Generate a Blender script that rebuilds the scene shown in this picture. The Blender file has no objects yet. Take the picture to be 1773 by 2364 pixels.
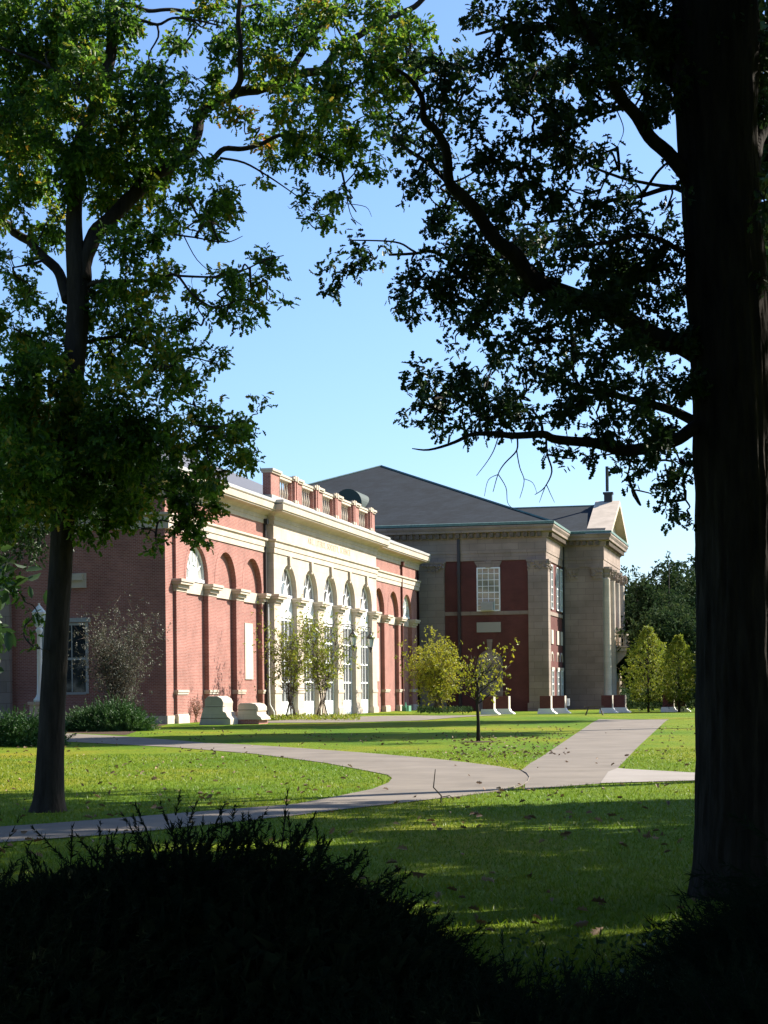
import bpy, bmesh, math, random
import numpy as np
from mathutils import Vector, Matrix, noise

# ------------------------------------------------------------------ camera
FPX, CH, ROLL, CX, CY = 4300.0, 1.6, 0.0105, 886.5, 1598.2      # focal length (photo px), eye height, roll, principal point
scene = bpy.context.scene
cam_d = bpy.data.cameras.new("camera"); cam = bpy.data.objects.new("camera", cam_d)
scene.collection.objects.link(cam); scene.camera = cam
cam_d.sensor_fit = 'VERTICAL'; cam_d.sensor_height = 36.0; cam_d.sensor_width = 27.0
cam_d.lens = 36.0 * FPX / 2364.0
cam_d.shift_x = 0.0; cam_d.shift_y = (CY - 1182.0) / 2364.0
cam_d.clip_start = 0.1; cam_d.clip_end = 3000
RV = Vector((math.cos(ROLL), 0, -math.sin(ROLL))); UV = Vector((math.sin(ROLL), 0, math.cos(ROLL)))
M3 = Matrix((RV, UV, Vector((0, -1, 0)))).transposed()
cam.matrix_world = Matrix.Translation((0, 0, CH)) @ M3.to_4x4()

# ------------------------------------------------------------------ light
SUN_AZ, SUN_EL = math.radians(30), math.radians(37)           # azimuth measured from +X towards +Y
sun_dir = Vector((math.cos(SUN_AZ) * math.cos(SUN_EL), math.sin(SUN_AZ) * math.cos(SUN_EL), math.sin(SUN_EL)))
w = bpy.data.worlds.new("World"); scene.world = w; w.use_nodes = True
nt = w.node_tree; bg = nt.nodes['Background']; sky = nt.nodes.new('ShaderNodeTexSky')
sky.sky_type = 'NISHITA'; sky.sun_disc = False; sky.sun_elevation = SUN_EL
sky.sun_rotation = math.pi / 2 - SUN_AZ
sky.air_density = 1.0; sky.dust_density = 1.3; sky.ozone_density = 5.0; sky.altitude = 300
tint = nt.nodes.new('ShaderNodeVectorMath'); tint.operation = 'MULTIPLY'; tint.inputs[1].default_value = (0.90, 0.98, 1.08)
nt.links.new(sky.outputs[0], tint.inputs[0]); nt.links.new(tint.outputs[0], bg.inputs[0]); bg.inputs[1].default_value = 0.080
sl = bpy.data.lights.new("sun", 'SUN'); so = bpy.data.objects.new("sun", sl); scene.collection.objects.link(so)
sl.energy = 5.0; sl.angle = math.radians(0.5); sl.color = (1.0, 0.93, 0.82)
so.rotation_euler = sun_dir.to_track_quat('Z', 'Y').to_euler()
scene.view_settings.view_transform = 'Standard'; scene.view_settings.look = 'None'
scene.view_settings.exposure = 1.38; scene.view_settings.gamma = 1.0

# ------------------------------------------------------------------ helpers
def ray(x, y):
    return RV * ((x - CX) / FPX) + UV * ((CY - y) / FPX) + Vector((0, 1, 0))
def at(x, y, Y):                                   # photo pixel and distance -> world point
    return Vector((0, 0, CH)) + ray(x, y) * Y
def gnd(x, y, z=0.0):                              # photo pixel -> point on the ground plane
    d = ray(x, y); t = (z - CH) / d.z
    return Vector((d.x * t, d.y * t, z))

def lin(*c): return tuple(c) + (1.0,)
def mat(name, col, rough=0.85, spec=0.3, noise_scale=None, noise_amt=0.25, bump=0.0, bump_scale=None, col2=None, metallic=0.0,
        stretch=None, dist=0.02, detail=6):
    m = bpy.data.materials.new(name); m.use_nodes = True; n = m.node_tree; b = n.nodes['Principled BSDF']
    b.inputs['Roughness'].default_value = rough; b.inputs['Specular IOR Level'].default_value = spec
    b.inputs['Metallic'].default_value = metallic
    b.inputs['Base Color'].default_value = lin(*col)
    tc = n.nodes.new('ShaderNodeTexCoord'); mp = n.nodes.new('ShaderNodeMapping')
    n.links.new(tc.outputs['Object'], mp.inputs[0])
    if stretch: mp.inputs['Scale'].default_value = stretch
    if noise_scale:
        t = n.nodes.new('ShaderNodeTexNoise'); t.inputs['Scale'].default_value = noise_scale; t.inputs['Detail'].default_value = detail
        t.inputs['Roughness'].default_value = 0.65
        n.links.new(mp.outputs[0], t.inputs[0])
        r = n.nodes.new('ShaderNodeValToRGB'); r.color_ramp.elements[0].position = 0.3; r.color_ramp.elements[1].position = 0.7
        c2 = col2 if col2 else tuple(min(1, c * (1 + noise_amt)) for c in col)
        c1 = tuple(c * (1 - noise_amt) for c in col) if not col2 else col
        r.color_ramp.elements[0].color = lin(*c1); r.color_ramp.elements[1].color = lin(*c2)
        n.links.new(t.outputs[0], r.inputs[0]); n.links.new(r.outputs[0], b.inputs['Base Color'])
    if bump:
        t2 = n.nodes.new('ShaderNodeTexNoise'); t2.inputs['Scale'].default_value = bump_scale or 30; t2.inputs['Detail'].default_value = 5
        n.links.new(mp.outputs[0], t2.inputs[0])
        bp = n.nodes.new('ShaderNodeBump'); bp.inputs['Strength'].default_value = bump; bp.inputs['Distance'].default_value = dist
        n.links.new(t2.outputs[0], bp.inputs['Height']); n.links.new(bp.outputs[0], b.inputs['Normal'])
    return m

def brick_mat(name, c1, c2, mortar, bw=.24, rh=.085, ms=.011, lo=.82, hi=1.15, ns=.6):
    m = bpy.data.materials.new(name); m.use_nodes = True; n = m.node_tree; b = n.nodes['Principled BSDF']
    b.inputs['Roughness'].default_value = 0.9; b.inputs['Specular IOR Level'].default_value = 0.2
    tc = n.nodes.new('ShaderNodeTexCoord'); sp = n.nodes.new('ShaderNodeSeparateXYZ'); ad = n.nodes.new('ShaderNodeMath')
    cb = n.nodes.new('ShaderNodeCombineXYZ'); br = n.nodes.new('ShaderNodeTexBrick')
    n.links.new(tc.outputs['Object'], sp.inputs[0]); n.links.new(sp.outputs[0], ad.inputs[0]); n.links.new(sp.outputs[1], ad.inputs[1])
    n.links.new(ad.outputs[0], cb.inputs[0]); n.links.new(sp.outputs[2], cb.inputs[1]); n.links.new(cb.outputs[0], br.inputs['Vector'])
    br.inputs['Scale'].default_value = 1.0; br.inputs['Brick Width'].default_value = bw; br.inputs['Row Height'].default_value = rh
    br.inputs['Mortar Size'].default_value = ms; br.inputs['Mortar Smooth'].default_value = 0.3
    br.inputs['Color1'].default_value = lin(*c1); br.inputs['Color2'].default_value = lin(*c2); br.inputs['Mortar'].default_value = lin(*mortar)
    t = n.nodes.new('ShaderNodeTexNoise'); t.inputs['Scale'].default_value = ns; t.inputs['Detail'].default_value = 7
    n.links.new(tc.outputs['Object'], t.inputs[0])
    mr = n.nodes.new('ShaderNodeMapRange'); mr.inputs[1].default_value = 0.3; mr.inputs[2].default_value = 0.7
    mr.inputs[3].default_value = lo; mr.inputs[4].default_value = hi
    n.links.new(t.outputs[0], mr.inputs[0])
    mx = n.nodes.new('ShaderNodeVectorMath'); mx.operation = 'SCALE'
    n.links.new(br.outputs['Color'], mx.inputs[0]); n.links.new(mr.outputs[0], mx.inputs['Scale'])
    n.links.new(mx.outputs[0], b.inputs['Base Color'])
    return m

def leaf_mat(name, cols, transl=0.4, rough=0.5, spec=0.35, scale=0.9):
    """leaf colour varies per leaf (random per island) between cols"""
    m = bpy.data.materials.new(name); m.use_nodes = True; n = m.node_tree; b = n.nodes['Principled BSDF']; out = n.nodes['Material Output']
    g = n.nodes.new('ShaderNodeNewGeometry'); r = n.nodes.new('ShaderNodeValToRGB'); r.color_ramp.interpolation = 'LINEAR'
    els = r.color_ramp.elements
    while len(els) < len(cols): els.new(0.5)
    for i, (p, c) in enumerate(cols):
        els[i].position = p; els[i].color = lin(*c)
    tc = n.nodes.new('ShaderNodeTexCoord'); t = n.nodes.new('ShaderNodeTexNoise'); t.inputs['Scale'].default_value = scale; t.inputs['Detail'].default_value = 2
    n.links.new(tc.outputs['Object'], t.inputs[0])
    a = n.nodes.new('ShaderNodeMath'); a.operation = 'MULTIPLY_ADD'; a.inputs[1].default_value = 0.55
    mr = n.nodes.new('ShaderNodeMapRange'); mr.inputs[1].default_value = 0.3; mr.inputs[2].default_value = 0.7; mr.inputs[4].default_value = 0.45
    n.links.new(t.outputs[0], mr.inputs[0])
    n.links.new(g.outputs['Random Per Island'], a.inputs[0]); n.links.new(mr.outputs[0], a.inputs[2])
    n.links.new(a.outputs[0], r.inputs[0]); n.links.new(r.outputs[0], b.inputs['Base Color'])
    b.inputs['Roughness'].default_value = rough; b.inputs['Specular IOR Level'].default_value = spec
    tr = n.nodes.new('ShaderNodeBsdfTranslucent'); n.links.new(r.outputs[0], tr.inputs[0])
    mx = n.nodes.new('ShaderNodeMixShader'); mx.inputs[0].default_value = transl
    n.links.new(b.outputs[0], mx.inputs[1]); n.links.new(tr.outputs[0], mx.inputs[2]); n.links.new(mx.outputs[0], out.inputs[0])
    return m

C = scene.collection
def link_obj(name, me, m, parent=None, smooth=False):
    o = bpy.data.objects.new(name, me); C.objects.link(o)
    if m is not None:
        for mm in (m if isinstance(m, (list, tuple)) else [m]): me.materials.append(mm)
    if smooth: me.polygons.foreach_set('use_smooth', [True] * len(me.polygons))
    if parent: o.parent = parent
    return o
def tag(o, label, cat, group=None, kind=None):
    if label: o['label'] = label
    if cat: o['category'] = cat
    if group: o['group'] = group
    if kind: o['kind'] = kind
    return o
def thing(name, label, cat, loc=(0, 0, 0), rz=0.0, group=None):
    o = bpy.data.objects.new(name, None); C.objects.link(o); o.location = loc; o.rotation_euler = (0, 0, rz); o.empty_display_size = .3
    return tag(o, label, cat, group)
def copy_thing(src, loc, rz, label):
    r = src.copy(); C.objects.link(r); r.location = loc; r.rotation_euler = (0, 0, rz); r['label'] = label
    for ch in src.children:
        c = ch.copy(); C.objects.link(c); c.parent = r
        for g in ch.children:
            d = g.copy(); C.objects.link(d); d.parent = c
    return r

class MB:
    """collects simple solids into one mesh; flip=True maps (s, n, z) to local (s, -n, z)"""
    def __init__(self, flip=False): self.v = []; self.f = []; self.flip = flip
    def P(self, p): return (p[0], -p[1], p[2]) if self.flip else tuple(p)
    def face(self, pts):
        i = len(self.v); self.v += [self.P(p) for p in pts]; self.f.append(list(range(i, i + len(pts))))
    def box(self, x0, x1, y0, y1, z0, z1):
        i = len(self.v)
        for z in (z0, z1):
            for x, y in ((x0, y0), (x1, y0), (x1, y1), (x0, y1)): self.v.append(self.P((x, y, z)))
        for f in ((0, 3, 2, 1), (4, 5, 6, 7), (0, 1, 5, 4), (1, 2, 6, 5), (2, 3, 7, 6), (3, 0, 4, 7)): self.f.append([i + k for k in f])
    def prism(self, pts2, axis, a0, a1):
        """pts2 extruded along axis 's' (pts are n,z), 'n' (pts are s,z) or 'z' (pts are s,n)"""
        i = len(self.v); N = len(pts2)
        for a in (a0, a1):
            for p in pts2:
                q = (a, p[0], p[1]) if axis == 's' else (p[0], a, p[1]) if axis == 'n' else (p[0], p[1], a)
                self.v.append(self.P(q))
        self.f.append([i + k for k in range(N)]); self.f.append([i + N + k for k in reversed(range(N))])
        for k in range(N):
            l = (k + 1) % N; self.f.append([i + k, i + l, i + N + l, i + N + k])
    def lathe(self, c, prof, seg=12, square=False):
        i = len(self.v); n = len(prof); off = math.pi / seg if square else 0
        for r, z in prof:
            for k in range(seg):
                a = 2 * math.pi * k / seg + off
                self.v.append(self.P((c[0] + r * math.cos(a), c[1] + r * math.sin(a), c[2] + z)))
        for j in range(n - 1):
            for k in range(seg):
                l = (k + 1) % seg
                self.f.append([i + j * seg + k, i + j * seg + l, i + (j + 1) * seg + l, i + (j + 1) * seg + k])
        self.f.append([i + k for k in reversed(range(seg))]); self.f.append([i + (n - 1) * seg + k for k in range(seg)])
    def tube(self, pts, rad, seg=7):
        pts = [Vector(self.P(p)) for p in pts]; n = len(pts); i = len(self.v)
        if not hasattr(rad, '__len__'): rad = [rad] * n
        ref = Vector((0.31, 0.95, 0.1)) if abs((pts[-1] - pts[0]).normalized().y) < .9 else Vector((1, 0, 0.1))
        for j in range(n):
            t = (pts[min(j + 1, n - 1)] - pts[max(j - 1, 0)])
            t = t.normalized() if t.length > 1e-9 else Vector((0, 0, 1))
            a = t.cross(ref)
            if a.length < 1e-3: a = t.cross(Vector((1, 0, 0)))
            a.normalize(); b = t.cross(a)
            for k in range(seg):
                th = 2 * math.pi * k / seg
                self.v.append(tuple(pts[j] + (a * math.cos(th) + b * math.sin(th)) * rad[j]))
        for j in range(n - 1):
            for k in range(seg):
                l = (k + 1) % seg
                self.f.append([i + j * seg + k, i + j * seg + l, i + (j + 1) * seg + l, i + (j + 1) * seg + k])
        self.f.append([i + k for k in reversed(range(seg))]); self.f.append([i + (n - 1) * seg + k for k in range(seg)])
    def sweep(self, path, prof, closed=False):
        """profile (offset, z) swept along a plan path, mitred; offset goes to the left of travel"""
        n = len(path); i = len(self.v); m = len(prof)
        P = [Vector(p) for p in path]
        for j in range(n):
            def nrm(a, b):
                d = (b - a).normalized(); return Vector((-d.y, d.x))
            if 0 < j < n - 1 or closed:
                n1_, n2_ = nrm(P[j - 1], P[j]), nrm(P[j], P[(j + 1) % n])
                bis = (n1_ + n2_); bis = bis / max(0.2, bis.length_squared) * 2 if bis.length > 1e-6 else n1_
            elif j == 0: bis = nrm(P[0], P[1])
            else: bis = nrm(P[-2], P[-1])
            for o, z in prof:
                q = P[j] + bis * o; self.v.append(self.P((q.x, q.y, z)))
        for j in range(n if closed else n - 1):
            jn = (j + 1) % n
            for k in range(m):
                l = (k + 1) % m
                self.f.append([i + j * m + k, i + jn * m + k, i + jn * m + l, i + j * m + l])
        if not closed:
            self.f.append([i + k for k in range(m)]); self.f.append([i + (n - 1) * m + k for k in reversed(range(m))])
    def build(self, name, m, parent=None, smooth=False, bevel=0.0):
        me = bpy.data.meshes.new(name); me.from_pydata(self.v, [], self.f); me.validate()
        bm = bmesh.new(); bm.from_mesh(me); bmesh.ops.recalc_face_normals(bm, faces=bm.faces)
        bm.to_mesh(me); bm.free()
        o = link_obj(name, me, m, parent, smooth)
        if bevel:
            md = o.modifiers.new('bevel', 'BEVEL'); md.width = bevel; md.segments = 2; md.limit_method = 'ANGLE'
        return o

def arch_skin(mb, s0, s1, zb, zt, sc, r, zs, nf, depth, seg=20):
    """front skin of one bay with a round-headed opening, plus its jambs and intrados"""
    a, b = sc - r, sc + r
    if a > s0: mb.face([(s0, nf, zb), (a, nf, zb), (a, nf, zt), (s0, nf, zt)])
    if s1 > b: mb.face([(b, nf, zb), (s1, nf, zb), (s1, nf, zt), (b, nf, zt)])
    arc = [(sc - r * math.cos(math.pi * k / seg), zs + r * math.sin(math.pi * k / seg)) for k in range(seg + 1)]
    for k in range(seg):
        p, q = arc[k], arc[k + 1]
        mb.face([(p[0], nf, p[1]), (q[0], nf, q[1]), (q[0], nf, zt), (p[0], nf, zt)])
    ob = [(a, zb)] + arc + [(b, zb)]
    for k in range(len(ob) - 1):
        p, q = ob[k], ob[k + 1]
        mb.face([(p[0], nf, p[1]), (q[0], nf, q[1]), (q[0], nf - depth, q[1]), (p[0], nf - depth, p[1])])

# ------------------------------------------------------------------ materials
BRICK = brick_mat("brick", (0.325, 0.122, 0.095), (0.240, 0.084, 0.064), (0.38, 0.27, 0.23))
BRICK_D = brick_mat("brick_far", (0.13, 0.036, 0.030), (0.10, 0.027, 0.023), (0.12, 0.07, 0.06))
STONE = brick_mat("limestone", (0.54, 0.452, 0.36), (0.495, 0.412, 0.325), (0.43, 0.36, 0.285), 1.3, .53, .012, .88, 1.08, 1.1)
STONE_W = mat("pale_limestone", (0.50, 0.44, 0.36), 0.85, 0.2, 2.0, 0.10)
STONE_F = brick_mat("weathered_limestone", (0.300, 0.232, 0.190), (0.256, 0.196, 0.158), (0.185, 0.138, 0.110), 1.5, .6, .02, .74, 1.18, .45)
STONE_D = mat("dark_stone", (0.13, 0.10, 0.075), 0.9, 0.2, 3.0, 0.4)  # dark mottled stone for dentils and joints
WHITE = mat("white_paint", (0.80, 0.80, 0.78), 0.5, 0.4, 3.0, 0.04)
GREYTR = mat("metal_trim", (0.50, 0.49, 0.47), 0.5, 0.5, 3.0, 0.08)
SLATE = brick_mat("slate", (0.018, 0.026, 0.035), (0.012, 0.018, 0.024), (0.007, 0.010, 0.013), .35, .17, .02, .75, 1.25, .5)
SLATE_P = mat("slate_purple", (0.085, 0.085, 0.095), 0.6, 0.4, 4.0, 0.25)
COPPER = mat("green_copper", (0.10, 0.17, 0.15), 0.7, 0.4, 4.0, 0.3)
DARKM = mat("dark_metal", (0.02, 0.018, 0.017), 0.5, 0.5)
BROWNM = mat("brown_metal", (0.08, 0.045, 0.03), 0.5, 0.5)
def glass(name, col, rough=0.06):
    return mat(name, col, rough, 0.8, 1.2, 0.35)
GLASS = glass("window_glass", (0.09, 0.095, 0.10)); GLASS_D = glass("dark_glass", (0.02, 0.025, 0.03))
GLASS_L = mat("lantern_glass", (0.55, 0.62, 0.62), 0.15, 0.6)
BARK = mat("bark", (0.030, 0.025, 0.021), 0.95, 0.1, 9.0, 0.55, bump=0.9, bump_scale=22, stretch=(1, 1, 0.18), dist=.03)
BARK_L = mat("bark_lighter", (0.040, 0.032, 0.025), 0.95, 0.1, 8.0, 0.45, bump=0.8, bump_scale=20, stretch=(1, 1, 0.2), dist=.03)  # slightly lighter brown bark
TWIG = mat("twig", (0.10, 0.08, 0.06), 0.9, 0.1)
LEAF_R = leaf_mat("oak_leaf_dark", [(0.0, (0.022, 0.050, 0.016)), (0.55, (0.035, 0.075, 0.020)), (0.9, (0.055, 0.10, 0.022)), (1.0, (0.09, 0.12, 0.02))], 0.30)
LEAF_L = leaf_mat("oak_leaf_turning", [(0.0, (0.018, 0.045, 0.008)), (0.40, (0.055, 0.125, 0.012)), (0.66, (0.14, 0.26, 0.02)), (0.90, (0.42, 0.26, 0.03)), (1.0, (0.45, 0.13, 0.03))], 0.58)
LEAF_B = leaf_mat("leaf_background", [(0.0, (0.02, 0.042, 0.018)), (0.6, (0.035, 0.062, 0.022)), (1.0, (0.075, 0.095, 0.026))], 0.25, scale=.25, rough=.85, spec=.08)
LEAF_Y = leaf_mat("leaf_yellow_green", [(0.0, (0.15, 0.18, 0.015)), (0.6, (0.30, 0.30, 0.022)), (1.0, (0.46, 0.34, 0.03))], 0.45)
LEAF_G = leaf_mat("leaf_young_green", [(0.0, (0.11, 0.17, 0.015)), (0.6, (0.23, 0.27, 0.025)), (1.0, (0.36, 0.30, 0.04))], 0.45)
LEAF_O = leaf_mat("leaf_grey_green", [(0.0, (0.07, 0.075, 0.045)), (0.6, (0.12, 0.12, 0.08)), (1.0, (0.22, 0.20, 0.15))], 0.25)
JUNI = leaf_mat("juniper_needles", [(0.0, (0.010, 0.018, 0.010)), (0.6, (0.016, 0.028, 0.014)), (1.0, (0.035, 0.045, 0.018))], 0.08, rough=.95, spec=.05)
JUNI_G = leaf_mat("juniper_needles_green", [(0.0, (0.03, 0.08, 0.02)), (0.6, (0.05, 0.12, 0.025)), (1.0, (0.09, 0.17, 0.03))], 0.2)
GRASSB = leaf_mat("grass_blades", [(0.0, (0.07, 0.15, 0.006)), (0.5, (0.125, 0.20, 0.007)), (0.9, (0.20, 0.22, 0.012)), (1.0, (0.26, 0.24, 0.04))], 0.4, scale=.5)
FALLEN = leaf_mat("fallen_leaf", [(0.0, (0.08, 0.045, 0.025)), (0.5, (0.16, 0.09, 0.045)), (0.9, (0.38, 0.26, 0.16)), (1.0, (0.7, 0.6, 0.45))], 0.1, rough=.7, scale=3)
MULCH = mat("mulch", (0.07, 0.045, 0.03), 0.95, 0.1, 25, 0.5, bump=1.0, bump_scale=30)

def ground_mat():
    m = bpy.data.materials.new("lawn"); m.use_nodes = True; n = m.node_tree; b = n.nodes['Principled BSDF']
    b.inputs['Roughness'].default_value = 0.95; b.inputs['Specular IOR Level'].default_value = 0.1
    tc = n.nodes.new('ShaderNodeTexCoord')
    def nz(sc, det, st=None, ro=.6):
        t = n.nodes.new('ShaderNodeTexNoise'); t.inputs['Scale'].default_value = sc; t.inputs['Detail'].default_value = det; t.inputs['Roughness'].default_value = ro
        mp = n.nodes.new('ShaderNodeMapping'); n.links.new(tc.outputs['Object'], mp.inputs[0])
        if st: mp.inputs['Scale'].default_value = st
        n.links.new(mp.outputs[0], t.inputs[0]); return t
    a = nz(0.16, 4, (1, .45, 1)); r = n.nodes.new('ShaderNodeValToRGB'); e = r.color_ramp.elements
    e[0].position = 0.36; e[0].color = lin(0.070, 0.142, 0.005); e[1].position = 0.66; e[1].color = lin(0.205, 0.195, 0.011)
    x = e.new(0.5); x.color = lin(0.118, 0.176, 0.006)
    n.links.new(a.outputs[0], r.inputs[0])
    f = nz(9, 8, (1, .35, 1), .75); mr = n.nodes.new('ShaderNodeMapRange'); mr.inputs[1].default_value = .3; mr.inputs[2].default_value = .7
    mr.inputs[3].default_value = .62; mr.inputs[4].default_value = 1.3
    n.links.new(f.outputs[0], mr.inputs[0])
    mx = n.nodes.new('ShaderNodeVectorMath'); mx.operation = 'SCALE'; n.links.new(r.outputs[0], mx.inputs[0]); n.links.new(mr.outputs[0], mx.inputs['Scale'])
    n.links.new(mx.outputs[0], b.inputs['Base Color'])
    g = nz(45, 4); bp = n.nodes.new('ShaderNodeBump'); bp.inputs['Strength'].default_value = 0.8; bp.inputs['Distance'].default_value = 0.04
    n.links.new(g.outputs[0], bp.inputs['Height']); n.links.new(bp.outputs[0], b.inputs['Normal'])
    return m
LAWN = ground_mat()
def path_mat(name, c1, c2):
    m = mat(name, c1, 0.9, 0.2, 0.55, 0.1, col2=c2, bump=0.25, bump_scale=60, dist=.005, detail=9); return m
ASPH = path_mat("worn_asphalt", (0.130, 0.110, 0.088), (0.215, 0.183, 0.148))
CONC = path_mat("pale_concrete", (0.22, 0.195, 0.170), (0.29, 0.26, 0.23))

# ------------------------------------------------------------------ frames of the two buildings
TH = math.atan(974 / 4300.0)
D1 = Vector((math.sin(TH), math.cos(TH), 0)); N1 = Vector((math.cos(TH), -math.sin(TH), 0))
OA = gnd(392, 1671.5); RZ = math.pi / 2 - TH
O2 = Vector((14.66, 168.0, 0.0))
DROP = -0.25
def ground_z(x, y):
    p = Vector((x, y, 0)) - OA; n = p.dot(N1)
    t = max(0, min(1, (y - 112) / 40)); t = t * t * (3 - 2 * t)
    u = max(0, min(1, (n - 1) / 6)); return DROP * t * u

# ------------------------------------------------------------------ ground, paths
def build_ground():
    xs = sorted(set([-900, -400, -150, -80, -50] + list(np.arange(-40, 62, 2.0)) + [70, 90, 150, 400, 900]))
    ys = sorted(set([-60, -20, 0] + list(np.arange(2, 200, 2.0)) + [220, 260, 340, 600, 1200, 2200]))
    v = [(x, y, ground_z(x, y)) for y in ys for x in xs]; nx = len(xs)
    f = [(j * nx + i, j * nx + i + 1, (j + 1) * nx + i + 1, (j + 1) * nx + i) for j in range(len(ys) - 1) for i in range(nx - 1)]
    me = bpy.data.meshes.new('lawn'); me.from_pydata(v, [], f)
    tag(link_obj('lawn', me, LAWN), None, None, kind='structure')
build_ground()
PATHS = []
def sheet(name, pts_px, m, lift, sub=0):
    pts = [gnd(*p) for p in pts_px]; PATHS.append([(p.x, p.y) for p in pts])
    bm = bmesh.new(); vs = [bm.verts.new((p.x, p.y, 0)) for p in pts]; bm.faces.new(vs)
    bmesh.ops.triangulate(bm, faces=bm.faces)
    for _ in range(sub): bmesh.ops.subdivide_edges(bm, edges=bm.edges, cuts=1, use_grid_fill=True)
    for v in bm.verts: v.co.z = ground_z(v.co.x, v.co.y) + lift
    bmesh.ops.recalc_face_normals(bm, faces=bm.faces)
    for f in bm.faces:
        if f.normal.z < 0: f.normal_flip()
    me = bpy.data.meshes.new(name); bm.to_mesh(me); bm.free()
    return tag(link_obj(name, me, m), None, None, kind='structure')
sheet('path', [(-260, 1686), (60, 1690), (160, 1693.5), (295, 1701), (400, 1709), (480, 1716), (577, 1720), (697, 1728), (860, 1740), (990, 1751), (1078, 1761), (1150, 1770), (1203, 1780),
               (1222, 1796), (1212, 1812), (1150, 1826), (1034, 1842), (900, 1858), (783, 1871), (697, 1882), (560, 1897), (300, 1925), (0, 1947), (-300, 1970),
               (-300, 1925), (0, 1910), (108, 1903), (400, 1880), (686, 1857), (751, 1845), (859, 1823), (897, 1808), (905, 1798), (895, 1790), (859, 1782.7), (751, 1762),
               (588, 1741), (404, 1725.7), (160, 1713), (-260, 1708)], ASPH, 0.012)
sheet('path', [(1203, 1779.5), (1225, 1762), (1248, 1749), (1366.5, 1669), (1382, 1661), (1545, 1661), (1538, 1664), (1475, 1722.6), (1426, 1774), (1404, 1783), (1386, 1809.5), (1212, 1823), (1212, 1812), (1222, 1796)], ASPH, 0.008)
sheet('pavement', [(1404, 1783), (1426, 1774.5), (1445, 1776.5), (1618, 1786), (1850, 1790), (1850, 1799), (1618, 1803), (1386, 1809.5)], CONC, 0.016)
sheet('pavement', [(575, 1665.5), (640, 1664), (800, 1655), (950, 1648.0), (1100, 1645.8), (1185, 1646.0), (1120, 1651), (1040, 1658), (966, 1664), (810, 1668.2), (600, 1669.5), (575, 1668.5)], ASPH, 0.02, sub=3)
sheet('mulch_bed', [(-200, 1655), (150, 1660), (392, 1664), (385, 1673), (330, 1684), (290, 1697), (150, 1692), (-200, 1680)], MULCH, 0.006)
# curb-like edge seam where the paths meet
seam = MB()
sp = [(1203, 1780), (1216, 1787), (1222, 1796), (1218, 1806), (1205, 1815), (1180, 1823), (1140, 1829), (1034, 1843)]
seam.tube([gnd(*p) + Vector((0, 0, .014)) for p in sp], 0.013, 5)
tag(seam.build('path_edging', ASPH), None, None, kind='structure')

def inside(poly, x, y):
    c = False; j = len(poly) - 1
    for i in range(len(poly)):
        xi, yi = poly[i]; xj, yj = poly[j]
        if (yi > y) != (yj > y) and x < (xj - xi) * (y - yi) / (yj - yi) + xi: c = not c
        j = i
    return c

# ------------------------------------------------------------------ the long brick hall on the left
hall = thing('brick_hall', 'long red brick and limestone hall with arched bays, roof balustrade and hipped slate roof', 'hall', OA, RZ)
ARCH_R, ZS = 1.95, 8.1
CEN = [22.44 + 5.53 * k for k in range(5)]
WING_L = [4.97, 10.4, 15.85]; WING_R = [67 - c for c in WING_L][::-1]
DEEP = -26.0
b = MB(True)
b.box(0.0, 67.0, DEEP, -0.32, -0.3, 13.2)                       # body
b.box(0.0, 1.3, -0.319, -0.17, -0.3, 12.45); b.box(65.7, 67.0, -0.319, -0.17, -0.3, 12.45)
for cs, s0, s1 in ((WING_L, 1.3, 18.9), (WING_R, 48.1, 65.7)):
    edges = [s0] + [(cs[i] + cs[i + 1]) / 2 for i in range(2)] + [s1]
    for i, c in enumerate(cs): arch_skin(b, edges[i], edges[i + 1], -0.3, 12.45, c, ARCH_R, ZS, 0.0, 0.33)
    b.face([(s0, 0, -.3), (s0, -.33, -.3), (s0, -.33, 12.45), (s0, 0, 12.45)]); b.face([(s1, 0, -.3), (s1, -.33, -.3), (s1, -.33, 12.45), (s1, 0, 12.45)])
b.build('wall', BRICK, hall)
b = MB(True)
b.box(18.9, 48.1, -0.318, 0.08, -0.3, 12.95)
edges = [18.9] + [(CEN[i] + CEN[i + 1]) / 2 for i in range(4)] + [48.1]
for i, c in enumerate(CEN): arch_skin(b, edges[i], edges[i + 1], -0.3, 12.95, c, ARCH_R, ZS, 0.5, 0.43)
for s in (18.9, 48.1): b.face([(s, 0.5, -.3), (s, 0.05, -.3), (s, 0.05, 12.95), (s, 0.5, 12.95)])
b.build('stone_facade', STONE, hall)
# band courses and cornice, following the plan
PLAN = [(0, DEEP), (0, 0), (18.9, 0), (18.9, 0.5), (48.1, 0.5), (48.1, 0), (67, 0), (67, DEEP)]
def band(prof, path=PLAN):
    mb = MB(True); mb.sweep(path, prof); return mb
band([(-.2, 10.62), (0.07, 10.62), (0.07, 10.95), (0.12, 10.98), (0.12, 11.3), (0.22, 11.38), (0.22, 11.5), (-.2, 11.5)]).build('string_course', STONE, hall)
band([(-.3, 12.45), (0.06, 12.45), (0.06, 12.72), (0.10, 12.75), (0.10, 12.98), (0.18, 13.02), (0.32, 13.12), (0.5, 13.16), (0.82, 13.18), (0.82, 13.24), (0.90, 13.28), (0.93, 13.62), (0.86, 13.66), (-.3, 13.72)]).build('cornice', STONE, hall)
band([(0.1, 13.715), (0.80, 13.67), (0.95, 13.74), (0.98, 13.90), (0.93, 13.93), (0.1, 13.93)]).build('gutter', GREYTR, hall)
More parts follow.
